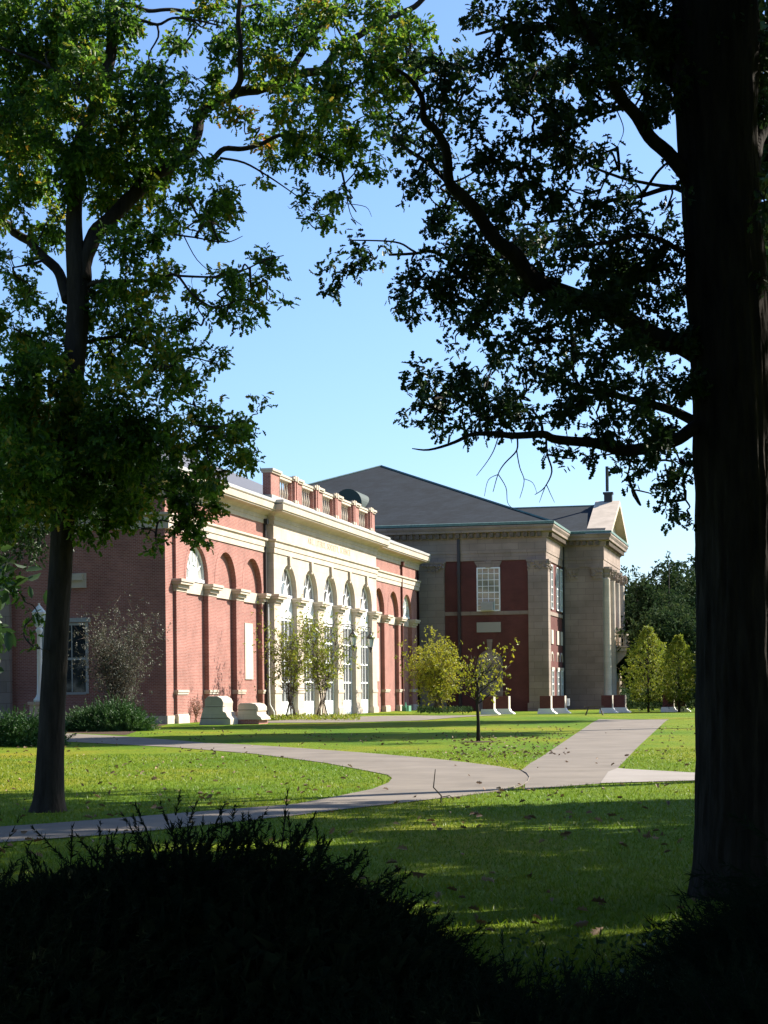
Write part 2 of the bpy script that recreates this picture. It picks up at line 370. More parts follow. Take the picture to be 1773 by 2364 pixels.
# base course blocks and low caps on every pier
piers = []
for cs, s0, s1 in ((WING_L, 1.3, 18.9), (WING_R, 48.1, 65.7)):
    e = [s0] + sum([[c - ARCH_R, c + ARCH_R] for c in cs], []) + [s1]
    piers += [(e[i], e[i + 1], 0.0) for i in range(0, len(e), 2)]
e = [18.9] + sum([[c - ARCH_R, c + ARCH_R] for c in CEN], []) + [48.1]
cpiers = [(e[i], e[i + 1], 0.5) for i in range(0, len(e), 2)]
b = MB(True)
for a, z, nf in piers + cpiers:
    lo = -.3 if nf == 0 else .06
    def ring(o, z0, z1, aa=a, zz=z, nf=nf, lo=lo): b.box(aa - o, zz + o, lo, nf + o, z0, z1)
    b = MB(True); ring(.10, -.3, .42); ring(.06, .42, .52); b.build('base_block', STONE, hall, bevel=.02)
b = MB(True)
b.box(-.08, 1.1, -.30, -.09, -.3, .45); b.box(-.08, -.001, DEEP, -.25, -.3, .45)
b.build('base_course', STONE, hall)
b = MB(True); b.box(65.9, 67.08, -.30, -.09, -.3, .45); b.build('base_block', STONE, hall)
b = MB(True)
for a, z, nf in piers:
    b = MB(True); b.box(a - .05, min(z + .05, a + 2.0), -.3, nf + .05, 1.60, 1.72); b.box(a - .09, min(z + .09, a + 2.04), -.3, nf + .09, 1.72, 1.84); b.build('low_band', STONE, hall)
for a, z, nf in cpiers:
    b = MB(True); b.box(a - .05, z + .05, .06, nf + .05, 1.60, 1.82); b.build('low_band', STONE, hall)
b = MB(True)                                                     # imposts
for a, z, nf in piers + cpiers:
    lo = -.31 if nf == 0 else .07
    b = MB(True); b.box(a - .03, z + .03, lo, nf + .03, 7.28, 7.46)
    b.box(a - .08, z + .08, lo, nf + .16, 7.46, 7.66)
    b.box(a - .20, z + .20, lo, nf + .34, 7.66, 7.80); b.box(a - .26, z + .26, lo, nf + .40, 7.80, 7.96)
    b.build('impost', STONE, hall, bevel=.015)
for c in WING_L + WING_R: b = MB(True); b.box(c - ARCH_R + .27, c + ARCH_R - .27, -.315, -.22, 7.30, 7.95); b.build('impost_band', STONE, hall)
b = MB(True)                                                     # keystones of the centre
for c in CEN:
    b = MB(True); b.prism([(c - .16, 9.95), (c + .16, 9.95), (c + .27, 10.61), (c - .27, 10.61)], 'n', .45, .66)
    b.prism([(c - .13, 9.78), (c + .13, 9.78), (c + .16, 9.95), (c - .16, 9.95)], 'n', .30, .62); b.build('keystone', STONE, hall)
b = MB(True)                                                     # flush brick ring over the blind arches reads as a second skin
for c in WING_L + WING_R:
    seg = 24; b = MB(True)
    for k in range(seg):
        a0, a1 = math.pi * k / seg, math.pi * (k + 1) / seg
        r0, r1 = ARCH_R + .002, ARCH_R + .36
        P = lambda r, a: (c - r * math.cos(a), ZS + r * math.sin(a))
        b.prism([P(r0, a0), P(r1, a0), P(r1, a1), P(r0, a1)], 'n', 0.0, .012)
    b.build('arch_ring', BRICK, hall)
b = MB(True); b.box(14.9, 16.6, -.315, -.25, 2.5, 6.0); b.build('stone_panel', STONE_W, hall)
b = MB(True); b.box(50.4, 52.1, -.315, -.25, 2.5, 6.0); b.build('stone_panel', STONE_W, hall)

def arch_window(c, nb, z0, zs, r, parent, door=True, gm=GLASS):
    """white framed arched window set in a bay; nb = plane it stands on"""
    w_ = MB(True); fr = .14
    def bar(s0, s1, z0_, z1_, t=.10): w_.box(s0, s1, nb, nb + t, z0_, z1_)
    if door:
        bar(c - r, c - r + fr, z0, zs - .2); bar(c + r - fr, c + r, z0, zs - .2)
        bar(c - r + fr, c + r - fr, 6.6, zs - .2, .09)          # white transom panel
        bar(c - r + fr, c + r - fr, z0, 1.05, .09)
        for z in (2.35, 3.75, 5.15, 6.45): bar(c - r + fr, c + r - fr, z - .06, z + .06, .085)
        for k in (-1, 0, 1): bar(c + k * .9 - .05, c + k * .9 + .05, 1.05, 6.6, .07)
    bar(c - r, c + r, zs - .2, zs - .02, .14)
    seg = 20
    for rr0, rr1, t in ((r - fr, r, .10), (r * .42, r * .42 + .07, .07)):
        for k in range(seg):
            a0, a1 = math.pi * k / seg, math.pi * (k + 1) / seg
            P = lambda q, a: (c - q * math.cos(a), zs - .02 + q * math.sin(a))
            w_.prism([P(rr0, a0), P(rr1, a0), P(rr1, a1), P(rr0, a1)], 'n', nb, nb + t)
    for k in range(1, 6):
        a = math.pi * k / 6; dx, dz = -math.cos(a), math.sin(a); nx_, nz_ = -dz * .03, dx * .03
        p0 = (c + dx * r * .42, zs + dz * r * .42); p1 = (c + dx * (r - .1), zs + dz * (r - .1))
        w_.prism([(p0[0] - nx_, p0[1] - nz_), (p0[0] + nx_, p0[1] + nz_), (p1[0] + nx_, p1[1] + nz_), (p1[0] - nx_, p1[1] - nz_)], 'n', nb, nb + .065)
    o = w_.build('arched_window', WHITE, parent)
    g = MB(True)
    if door: g.face([(c - r, nb + .03, z0), (c + r, nb + .03, z0), (c + r, nb + .03, zs), (c - r, nb + .03, zs)])
    g.face([(c - r * math.cos(math.pi * k / seg), nb + .03, zs + r * math.sin(math.pi * k / seg) - .001) for k in range(seg + 1)])
    g.build('pane', gm, o)
    cur = MB(True)                                              # pale blind hanging behind the fanlight
    cur.prism([(c - .1, zs + .0), (c + .85, zs + .0), (c + .5, zs + 1.0), (c + .1, zs + .35)], 'n', nb + .032, nb + .04)
    cur.build('blind', WHITE, o)
    return o
for c in CEN: arch_window(c, .08, 0.0, ZS + .02, ARCH_R - .02, hall)
for c in (WING_L[0], WING_R[2]): arch_window(c, -.32, 7.95, ZS + .1, ARCH_R - .05, hall, door=False, gm=glass("pale_glass", (.35, .36, .33)))
# downspouts
for s in (18.35, 1.15 + 57.9 + .55):
    d = MB(True); d.box(s - .07, s + .07, .01, .16, .25, 12.4); d.box(s - .16, s + .16, .01, .3, 12.4, 12.75)
    d.build('downspout', DARKM if s < 30 else mat('brick_brown_pipe', (.12, .04, .03)), hall)
d = MB(True); d.tube([(18.4, .25, 7.3), (18.42, .25, 2), (18.42, .28, .9), (18.6, .5, .4), (18.6, .5, 0)], .045, 6); d.build('conduit', WHITE, hall)
# wall lanterns on brackets beside the doors
for i, c in enumerate([(CEN[0] + CEN[1]) / 2, (CEN[2] + CEN[3]) / 2, (CEN[3] + CEN[4]) / 2]):
    n0 = 1.45
    a = MB(True); a.tube([(c, .5, 6.55), (c, .9, 6.62), (c, n0, 6.5), (c, n0, 6.3)], .035, 6); a.tube([(c, .5, 6.0), (c, .95, 6.15), (c, 1.15, 6.57)], .025, 6)
    a.lathe((c, n0, 0), [(.03, 6.32), (.09, 6.15), (.07, 6.08), (.14, 6.0), (.36, 5.74), (.38, 5.68), (.33, 5.66)], 8)
    for k in range(4):
        an = math.pi / 4 + k * math.pi / 2; cs, sn = math.cos(an), math.sin(an)
        a.tube([(c + .31 * cs, n0 + .31 * sn, 5.68), (c + .17 * cs, n0 + .17 * sn, 5.02)], .022, 4)
    a.lathe((c, n0, 0), [(.18, 5.04), (.20, 5.0), (.12, 4.92), (.05, 4.75), (.07, 4.68), (.0, 4.6)], 8)
    lo = a.build('lantern', DARKM, hall)
    g = MB(True); g.lathe((c, n0, 0), [(.16, 5.05), (.29, 5.66)], 4); g.build('lamp_glass', GLASS_L, lo)
# inscription
def text_mesh(body, size, depth, name, m, parent, loc, spacing=1.2):
    cu = bpy.data.curves.new(name, 'FONT'); cu.body = body; cu.size = size; cu.extrude = depth; cu.space_character = spacing; cu.align_x = 'CENTER'
    t = bpy.data.objects.new(name, cu); C.objects.link(t); dg = bpy.context.evaluated_depsgraph_get(); dg.update()
    me = bpy.data.meshes.new_from_object(t.evaluated_get(dg)); C.objects.unlink(t); bpy.data.objects.remove(t)
    me.name = name
    o = link_obj(name, me, m, parent); o.location = loc; o.rotation_euler = (math.pi / 2, 0, 0); return o
text_mesh("ARC, LITERIS, SOCIETY, SCIENCE", .62, .008, 'inscription', mat('cut_letter', (.38, .30, .21), .9), hall, (33.4, -.507, 11.83), 1.35)
# roof of the hall
r_ = MB(True)
e0, zr, rise = .75, 13.93, .46
Y0, Y1 = .55, DEEP + 0; mid = (Y0 + Y1) / 2; hw = (Y0 - Y1) / 2; zt = zr + rise * hw
r_.face([(-.6, Y0, zr), (67.6, Y0, zr), (67.6 - hw, mid, zt), (-.6 + hw, mid, zt)]); r_.face([(-.6, Y1, zr), (67.6, Y1, zr), (67.6 - hw, mid, zt), (-.6 + hw, mid, zt)])
r_.face([(-.6, Y0, zr), (-.6 + hw, mid, zt), (-.6, Y1, zr)]); r_.face([(67.6, Y0, zr), (67.6 - hw, mid, zt), (67.6, Y1, zr)])
r_.face([(-.6, Y0, zr), (67.6, Y0, zr), (67.6, Y1, zr), (-.6, Y1, zr)])
rf = r_.build('roof', SLATE_P, hall)
sg = MB(True)
for i in range(150):
    s = 49.2 + i * .12; sg.box(s, s + .03, .50, .56, 13.96, 14.10)
tag(sg.build('snow_guard', GREYTR, rf), None, None, kind='stuff')
# balustrade above the centre
b = MB(True)
b.box(18.9, 48.5, -.25, .42, 13.92, 14.36); b.box(18.84, 48.56, -.31, .48, 13.93, 14.08)
par = b.build('parapet', STONE_W, hall)
solids = [18.95] + sum([[c - 1.5, c + 1.5] for c in CEN], []) + [48.45]
b = MB(True); st = MB(True)
for i in range(0, len(solids), 2):
    a, z = solids[i], solids[i + 1]; b = MB(True); b.box(a, z, -.2, .34, 14.36, 15.78)
    if i > 0:
        for q in (a + .22, a + .72): b.box(q, q + .26, .34, .50, 14.50, 15.78); st.box(q - .02, q + .28, .34, .54, 14.30, 14.50); st.box(q - .03, q + .29, .34, .56, 15.78, 16.12)
    b.build('parapet_pier', BRICK, par)
for i in range(0, len(solids), 2):
    a, z = solids[i], solids[i + 1]; st.box(a - .05, z + .05, -.28, .44, 15.78, 15.90); st.box(a - .10, z + .10, -.34, .52, 15.90, 16.05)
for c in CEN: st.box(c - 1.4, c + 1.4, -.18, .36, 15.62, 15.80); st.box(c - 1.45, c + 1.45, -.22, .42, 15.80, 15.93)
st.build('coping', STONE, par)
for c in CEN:
    for k in range(5):
        bb = MB(True); bb.lathe((c - 1.16 + k * .58, .08, 14.36), [(.10, 0), (.10, .08), (.05, .14), (.08, .3), (.105, .45), (.07, .68), (.04, .9), (.05, 1.08), (.09, 1.16), (.09, 1.27)], 8)
        bb.build('baluster', STONE, par, smooth=False)
# shaded end wall: window, blocks, pilaster
b = MB(True); b.box(-.10, .0, -5.75, -4.72, 7.5, 8.3); b.box(-.22, 0, -5.6, -4.9, 7.9, 8.25); b.build('keystone', STONE, hall)
b = MB(True)
for n0 in (-7.3, -4.72): b.box(-.06, 0, n0 - .08, n0 + .08, 1.7, 5.6)
for z in (1.7, 3.6, 5.5): b.box(-.055, 0, -7.22, -4.8, z - .05, z + .08)
for n0 in (-6.5, -5.6): b.box(-.045, 0, n0 - .03, n0 + .03, 1.8, 5.45)
b.box(-.12, 0, -7.5, -4.5, 5.62, 5.85); wn = b.build('window', mat('shaded_white_frame', (.35, .35, .33)), hall)  # white frame coloured darker for the shade on this wall
b = MB(True); b.box(-.03, .0, -7.22, -4.8, 1.8, 5.45); b.build('pane', GLASS_D, wn)
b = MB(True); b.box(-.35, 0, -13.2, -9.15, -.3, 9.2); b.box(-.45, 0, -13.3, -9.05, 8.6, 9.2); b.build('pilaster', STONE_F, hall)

# ------------------------------------------------------------------ the columned building behind
far = thing('columned_building', 'tall brick and weathered stone building with grey pyramid roof and columned portico', 'building', O2, RZ)
W2, L2 = 40.0, 40.0
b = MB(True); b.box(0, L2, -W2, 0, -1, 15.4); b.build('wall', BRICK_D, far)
# pilasters
def capital(mb, s0, s1, n0, n1_, z0, z1):
    h = z1 - z0
    mb.box(s0 - .02, s1 + .02, n0 - .02, n1_ + .02, z0, z0 + .1 * h)
    mb.prism([(n0, z0 + .1 * h), (n1_, z0 + .1 * h), (n1_ + .09, z0 + .85 * h), (n0 - .09, z0 + .85 * h)], 's', s0 - .02, s1 + .02)
    mb.prism([(s0, z0 + .1 * h), (s1, z0 + .1 * h), (s1 + .09, z0 + .85 * h), (s0 - .09, z0 + .85 * h)], 'n', n0 - .02, n1_ + .02)
    mb.box(s0 - .13, s1 + .13, n0 - .13, n1_ + .13, z0 + .85 * h, z1)
rnd = random.Random(5)
def leafy(mb, s, n, z0, z1, k=14, w_=.9, axis='n'):
    for _ in range(k):
        u = rnd.uniform(-w_ / 2, w_ / 2); z = rnd.uniform(z0 + .1, z1 - .15); q = rnd.uniform(.07, .14)
        if axis == 'n': mb.lathe((s + u, n, z), [(q * .3, -q), (q, 0), (q * .3, q)], 6)
        else: mb.lathe((s, n + u, z), [(q * .3, -q), (q, 0), (q * .3, q)], 6)
cap = MB(True)
for j, (s0, s1, n0, n1_) in enumerate([(-.28, 1.2, -1.55, .28), (-.28, .3, -11.6, -9.25), (-.28, .3, -21, -18.7), (-.28, .3, -31, -28.7)]):
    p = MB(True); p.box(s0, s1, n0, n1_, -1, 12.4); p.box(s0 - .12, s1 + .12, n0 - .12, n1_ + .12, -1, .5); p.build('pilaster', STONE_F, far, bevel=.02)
    cap = MB(True); capital(cap, s0, s1, n0, n1_, 12.4, 13.45)
    leafy(cap, s0 - .1, (n0 + n1_) / 2, 12.45, 13.4, 26, n1_ - n0, 's')
    if j == 0: leafy(cap, .4, n1_ + .1, 12.45, 13.4, 16, 1.4, 'n')
    cap.build('capital', STONE_F, far)
PL2 = [(L2, -W2), (L2, -W2)]
plan2 = [(0, -W2), (0, 0), (12.0, 0), (12.0, 3.9), (28.0, 3.9), (28.0, 0), (L2, 0), (L2, -W2)]
def band2(prof, path=plan2):
    mb = MB(True); mb.sweep(path, prof); return mb
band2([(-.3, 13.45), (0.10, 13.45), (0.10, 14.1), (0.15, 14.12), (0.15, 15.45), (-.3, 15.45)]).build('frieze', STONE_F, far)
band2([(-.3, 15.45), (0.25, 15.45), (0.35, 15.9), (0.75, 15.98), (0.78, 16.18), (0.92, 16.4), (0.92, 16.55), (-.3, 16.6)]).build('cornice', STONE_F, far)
for cnt, fn in ((64, lambda i: (-.62, -.12, -W2 + .3 + i * .62, -W2 + .3 + i * .62 + .34)), (18, lambda i: (.3 + i * .62, .64 + i * .62, .12, .62)),
                (25, lambda i: (12.4 + i * .62, 12.74 + i * .62, 4.02, 4.52)), (5, lambda i: (11.4, 11.88, .8 + i * .62, 1.14 + i * .62))):
    dn = MB(True)
    for i in range(cnt): dn.box(*fn(i), 15.52, 15.93)
    dn.build('dentil_row', STONE_D, far)
g = band2([(0.80, 16.60), (0.97, 16.60), (0.97, 16.82), (0.80, 16.86)]); g.build('gutter', COPPER, far)
# string course, windows, panels
b = MB(True); b.box(-.08, 0, -9.25, -1.55, 8.52, 8.86); b.box(1.2, 12, 0, .08, 8.52, 8.86); b.build('string_course', STONE_F, far)
b = MB(True)
b.box(-.1, 0, -6.31, -4.10, 6.95, 7.86); b.build('stone_panel', mat('grey_panel', (.34, .32, .28), .9), far)
def sash_window(parent, n0, n1_, z0, z1, cols, rows, gm=GLASS, side=False, s0=0):
    w_ = MB(True)
    def bx(a, b_, z0_, z1_, t):
        if side: w_.box(a, b_, s0, s0 + t, z0_, z1_)
        else: w_.box(s0 - t, s0, a, b_, z0_, z1_)
    f = .12
    bx(n0, n0 + f, z0, z1, .1); bx(n1_ - f, n1_, z0, z1, .1); bx(n0, n1_, z1 - f, z1, .11); bx(n0, n1_, z0, z0 + f, .12)
    for i in range(1, cols): x = n0 + (n1_ - n0) * i / cols; bx(x - .03, x + .03, z0, z1, .07)
    for i in range(1, rows): z = z0 + (z1 - z0) * i / rows; q = .05 if i == rows // 2 else .03; bx(n0, n1_, z - q, z + q, .075)
    o = w_.build('window', WHITE, parent)
    p = MB(True)
    if side: p.box(n0 + .02, n1_ - .02, s0, s0 + .03, z0, z1)
    else: p.box(s0 - .03, s0, n0 + .02, n1_ - .02, z0, z1)
    p.build('pane', gm, o); return o
wn = sash_window(far, -6.28, -4.12, 8.86, 12.84, 4, 7, gm=glass('blind_glass', (.20, .21, .17)))
ac = MB(True); ac.box(-.5, -.02, -5.85, -4.70, 8.92, 9.70)
for k in range(8): ac.box(-.52, -.5, -5.75, -4.80, 9.0 + k * .08, 9.03 + k * .08)
ac.build('air_conditioner', mat('ac_grey', (.38, .38, .36), .6), wn)
b = MB(True); b.prism([(-6.2, 12.86), (-4.2, 12.86), (-3.95, 13.40), (-6.5, 13.40)], 's', -.09, -.001); b.prism([(-5.42, 12.8), (-4.98, 12.8), (-4.9, 13.44), (-5.5, 13.44)], 's', -.16, -.001)
b.build('lintel', STONE_F, far)
# arched doorway
b = MB(True); seg = 18; cN, rr = -5.13, 1.16
for k in range(seg):
    a0, a1 = math.pi * k / seg, math.pi * (k + 1) / seg
    P = lambda r, a: (cN - r * math.cos(a), 4.18 + r * math.sin(a))
    b.prism([P(rr - .22, a0), P(rr, a0), P(rr, a1), P(rr - .22, a1)], 's', -.14, -.001)
b.box(-.14, -.001, cN - rr, cN - rr + .22, -1, 4.18); b.box(-.14, -.001, cN + rr - .22, cN + rr, -1, 4.18)
b.prism([(cN - .16, 5.30), (cN + .16, 5.30), (cN + .26, 6.3), (cN - .26, 6.3)], 's', -.2, -.001)
b.box(-.12, -.001, cN - .94, cN + .94, 3.75, 4.18)
dw = b.build('doorway', STONE_F, far)
b = MB(True); b.box(-.04, -.001, cN - .94, cN + .94, -1, 3.75); b.build('door', mat('grey_door', (.20, .17, .15), .6), dw)
b = MB(True)
for k in range(1, 4):
    a = math.pi * k / 4; b.tube([(-.06, cN, 4.2), (-.06, cN - .9 * math.cos(a), 4.2 + .9 * math.sin(a))], .03, 4)
for k in range(10):
    a0, a1 = math.pi * k / 10, math.pi * (k + 1) / 10; b.tube([(-.06, cN - .5 * math.cos(a0), 4.2 + .5 * math.sin(a0)), (-.06, cN - .5 * math.cos(a1), 4.2 + .5 * math.sin(a1))], .03, 4)
b.build('fanlight_bars', STONE_W, dw)
b = MB(True); b.face([(-.02, cN - .95 * math.cos(math.pi * k / 12), 4.18 + .95 * math.sin(math.pi * k / 12)) for k in range(13)]); b.build('pane', GLASS_D, dw)
b = MB(True); b.box(-.3, -.101, -8.02, -7.76, -1, 15.45); b.box(-.34, -.101, -8.06, -7.72, 12.2, 12.5); b.build('downspout', DARKM, far)
b = MB(True); b.box(11.5, 11.75, .01, .25, -1, 15.4); b.build('downspout', DARKM, far)
# narrow windows of the sunlit side
for sc_ in (3.9, 7.9, 10.6):
    sash_window(far, sc_ - .7, sc_ + .7, 9.1, 13.2, 2, 6, gm=GLASS_D, side=True, s0=0)
    p = MB(True); p.box(sc_ - .7, sc_ + .7, 0, .09, 5.9, 7.2); p.build('stone_panel', STONE_W, far)
    q = MB(True); seg = 12
    for k in range(seg):
        a0, a1 = math.pi * k / seg, math.pi * (k + 1) / seg
        P = lambda r, a: (sc_ - r * math.cos(a), 4.3 + r * math.sin(a))
        q.prism([P(.72, a0), P(.9, a0), P(.9, a1), P(.72, a1)], 'n', 0, .06)
    q.box(sc_ - .95, sc_ + .95, .0, .14, 3.5, 3.75); q.build('arched_window', STONE_W, far)
    sash_window(far, sc_ - .7, sc_ + .7, .9, 3.5, 2, 4, gm=GLASS_D, side=True, s0=0)
# portico
b = MB(True); b.box(12.0, 28.0, 0.0, 3.9, -1, 13.45); b.build('portico', STONE_F, far)
for n0, n1_ in ((.5, 1.5), (2.85, 3.85)):
    b = MB(True); capital(b, 11.9, 12.0, n0, n1_, 12.3, 13.45); leafy(b, 11.86, (n0 + n1_) / 2, 12.4, 13.3, 16, 1, 's'); b.build('capital', STONE_F, far)
for i, s in enumerate((12.75, 17.6, 22.4, 27.2)):
    c_ = MB(True); c_.lathe((s, 4.08, 0), [(.62, -1), (.62, .2), (.52, .4), (.50, 4), (.44, 12.2), (.47, 12.35), (.42, 12.4)], 16)
    co = c_.build('column', STONE, far, smooth=True)
    k_ = MB(True); k_.lathe((s, 4.08, 0), [(.42, 12.35), (.55, 12.8), (.50, 12.85), (.68, 13.2), (.72, 13.25), (.72, 13.44)], 10); leafy(k_, s, 4.75, 12.4, 13.3, 12, 1.0, 'n'); k_.build('capital', STONE_F, co)
for s in (15.2, 20.0, 24.8):
    sash_window(far, s - .55, s + .55, 8.8, 12.2, 2, 6, gm=GLASS_D, side=True, s0=3.9)
b = MB(True); b.box(18.0, 22.0, 3.9, 5.6, 5.45, 5.8); b.box(17.8, 22.2, 3.9, 5.75, 5.8, 5.95)
for s in (18.3, 21.1): b.prism([(3.9, 3.8), (4.3, 3.9), (5.5, 5.1), (5.5, 5.45), (3.9, 5.45)], 's', s, s + .6)
bal = b.build('balcony', STONE, far)
b = MB(True); b.box(18.0, 22.0, 5.35, 5.55, 7.0, 7.15); b.box(18.0, 18.2, 3.9, 5.55, 7.0, 7.15)
for k in range(14): b.lathe((18.15 + k * .285, 5.45, 5.95), [(.07, 0), (.09, .35), (.05, .7), (.07, 1.05)], 6)
for k in range(5): b.lathe((18.1, 4.1 + k * .3, 5.95), [(.07, 0), (.09, .35), (.05, .7), (.07, 1.05)], 6)
b.build('railing', STONE_W, bal)
b = MB(True); b.box(20.1, 20.5, 4.0, 4.5, 2.4, 3.6); b.build('lantern', GREYTR, far)
# roofs
AP = (20.0, -19.6, 24.9); zE = 16.75
r_ = MB(True); c4 = [(-.8, .8, zE), (-.8, -W2 - .8, zE), (L2 + .8, -W2 - .8, zE), (L2 + .8, .8, zE)]
for k in range(4): r_.face([c4[k], c4[(k + 1) % 4], AP])
r_.face(c4); roof2 = r_.build('roof', SLATE, far)
r_ = MB(True)
for q in c4[:1] + c4[1:2]: r_.tube([q, AP], .12, 6)
zR = 20.1
r_.tube([(20, -12, zR), (20, 4.4, zR)], .10, 6)
r_.build('ridge_cap', COPPER, roof2)
r_ = MB(True)
r_.face([(11.2, 4.2, zE), (20, 4.2, zR), (20, -11.8, zR), (11.2, -3.5, zE)]); r_.face([(28.8, 4.2, zE), (20, 4.2, zR), (20, -11.8, zR), (28.8, -3.5, zE)])
r_.build('portico_roof', SLATE, roof2)
b = MB(True)                                                     # pediment with raking cornice
b.prism([(11.9, 16.6), (28.1, 16.6), (20, 20.0)], 'n', 3.2, 3.9)
for sg_ in (-1, 1):
    e1 = (20 + sg_ * 9.1, 16.55); ap = (20, 20.55); ap2 = (20, 20.05); e2 = (20 + sg_ * 8.2, 16.6)
    b.prism([e1, ap, ap2, e2], 'n', 2.4, 4.85)
b.build('pediment', STONE, far)
b = MB(True); b.box(19.65, 20.35, 3.3, 4.1, 20.3, 21.2); b.box(19.55, 20.45, 3.2, 4.2, 21.2, 21.4)
b.tube([(20, 3.6, 21.5), (20, 3.6, 24.0)], .17, 8); b.build('finial', DARKM, far)
# round-headed roof vent
b = MB(True); vs_ = 6.6; vn = -19.3; zb = zE + (vs_ + .8) * (AP[2] - zE) / (AP[0] + .8)
pr = [(vn - 1.35 * math.cos(math.pi * k / 16), zb - 1.0 + .9 + 1.35 * math.sin(math.pi * k / 16)) for k in range(17)] + [(vn + 1.35, zb - 1.2), (vn - 1.35, zb - 1.2)]
b.prism(pr, 's', vs_ - 2.4, vs_ + 3.0); dm = b.build('dormer', mat('dark_copper', (.035, .055, .048), .7), roof2)

# ------------------------------------------------------------------ small built things
pier0 = thing('brick_pier', 'x', 'brick pier', (0, 0, 0), RZ, 'low brick piers with flared white bases on the far lawn')
def pier_parts(root):
    for (s0, s1, n0, n1_) in ((0, .9, -.85, 0), (2.6, 3.5, -.3, .78)):
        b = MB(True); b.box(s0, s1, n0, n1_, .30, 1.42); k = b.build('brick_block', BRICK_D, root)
        b = MB(True)
        pr = [(n0 - .2, -.3), (n1_ + .50, -.3), (n1_ + .42, .05), (n1_ + .16, .22), (n1_ + .05, .42), (n0 - .1, .42), (n0 - .16, .2)]
        b.prism(pr, 's', s0 - .08, s1 + .08)
        b.build('stone_base', mat('white_stone', (.74, .73, .70), .8), root)
        b = MB(True); b.box(s0 - .03, s1 + .03, n1_ - .002, n1_ + .03, .42, 1.42); b.build('lit_side_skin', STONE_W, root)  # pale skin stands in for sunlight on the brick's right side
pier_parts(pier0)
plab = ['low brick pier in front of the arched doorway, behind the sapling', 'low brick pier before the corner pilaster of the columned building',
        'low brick pier at the foot of the portico, beside the balcony', 'low brick pier between the two pyramid-shaped trees, farthest right']
ppx = [(1139, 1647), (1271, 1645.5), (1413, 1643.5), (1554.5, 1641)]
for i, (p, lb) in enumerate(zip(ppx, plab)):
    q = gnd(p[0], p[1], -.15); loc = (q.x, q.y, ground_z(q.x, q.y))
    if i == 0: pier0.location = loc; pier0['label'] = lb
    else: copy_thing(pier0, loc, RZ, lb)

def stone_cheek(px, py, w_, h, lab, steps):
    g = gnd(px, py); t = thing('stone_block', lab, 'stone block', (g.x, g.y, 0), RZ, 'stone cheek blocks by the brick hall steps')
    b = MB(True)
    D = 1.7
    if steps == 3:
        pr = [(-w_ - .35, 0), (.35, 0), (.35, .34), (.18, .5), (.1, .72), (-.05, .78), (-.05, 1.02), (-.02, 1.3), (-.12, 1.52), (-.35, 1.66), (-w_ + .15, 1.66), (-w_ - .05, 1.45), (-w_ - .05, 1.05), (-w_ - .15, .85), (-w_ - .25, .5)]
    else:
        pr = [(-w_, .25), (.38, .25), (.30, .42), (.12, .55), (.10, .72), (.16, .78), (.16, 1.0), (.02, 1.18), (-.25, 1.24), (-w_ + .15, 1.24), (-w_, 1.1)]
    pr = [(a_, z_ * .9) for a_, z_ in pr]
    b.prism(pr, 's', 0, D); b.build('block', STONE, t, bevel=.03)
    b = MB(True); b.box(.0, D, -w_ - (.3 if steps == 3 else .0), (.1 if steps == 3 else .2), -.02, .25 if steps < 3 else .02); b.build('footing', BRICK if steps < 3 else STONE, t)
    if steps == 3:
        b = MB(True); b.box(-.012, 0, -w_ - .28, .24, .33, .36); b.box(-.012, 0, -w_ - .02, .05, .93, .955); b.build('joint', STONE_D, t)
    else:
        b = MB(True); b.box(-.012, 0, -w_ + .02, .1, .74, .765); b.build('joint', STONE_D, t)
stone_cheek(517, 1673.5, 1.0, 1.7, 'taller carved limestone block with stepped base beside the first brick pier', 3)
stone_cheek(589, 1672, .95, 1.25, 'lower two-course limestone block on brick footing, nearer the stone facade', 2)

# garden lamp on a stone pedestal, far left
lp = gnd(93, 1676.5)
lamp = thing('lamp_post', 'white classical lamp post with glass lantern on a stone pedestal, behind the left oak', 'lamp post', (lp.x, lp.y, 0), RZ)
b = MB(); b.box(-.5, .5, -.5, .5, -.05, .12); b.box(-.42, .42, -.42, .42, .12, 1.12); b.box(-.5, .5, -.5, .5, 1.12, 1.3); b.build('pedestal', STONE, lamp, bevel=.02)
b = MB(); b.lathe((0, 0, 0), [(.34, 1.3), (.34, 1.42), (.22, 1.55), (.17, 1.7), (.15, 2.2), (.12, 4.9), (.18, 5.0), (.2, 5.1), (.1, 5.2)], 14); b.build('post', WHITE, lamp, smooth=True)
b = MB(); b.lathe((0, 0, 0), [(.12, 5.2), (.2, 5.26), (.36, 5.95), (.40, 6.0), (.34, 6.06), (.14, 6.3), (.05, 6.4), (.06, 6.5)], 6)
ln = b.build('lantern', WHITE, lamp)
b = MB(); b.lathe((0, 0, 0), [(.22, 5.3), (.375, 5.9)], 6); b.build('lamp_glass', GLASS_L, ln)

# dark trestle, small sign, stick
tg = gnd(1372, 1655, -.12)
tr = thing('trestle', 'small dark trestle with splayed legs on the far lawn in front of the portico', 'trestle', (tg.x, tg.y, ground_z(tg.x, tg.y)), 0)
b = MB(); b.box(-.62, .62, -.14, .14, .52, .60); b.build('top', BROWNM, tr)
for sx in (-1, 1):
    for sy in (-1, 1):
        b = MB(); b.tube([(sx * .36, sy * .05, .54), (sx * .56, sy * .3, 0)], .025, 5); b.build('leg', BROWNM, tr)
sgp = at(1312, 1616, 150)
sgn = thing('sign_box', 'small white box on a bracket at the portico corner', 'sign', (sgp.x, sgp.y, 0), RZ)
b = MB(); b.box(-.05, .05, -.1, .1, .35, .95); b.build('box', WHITE, sgn)
b = MB(); b.tube([(0, 0, .9), (0, .75, .92), (0, .75, DROP - .1)], .035, 5); b.build('bracket', GREYTR, sgn)
sk = gnd(1022, 1853)
stick = MB(); q = sk
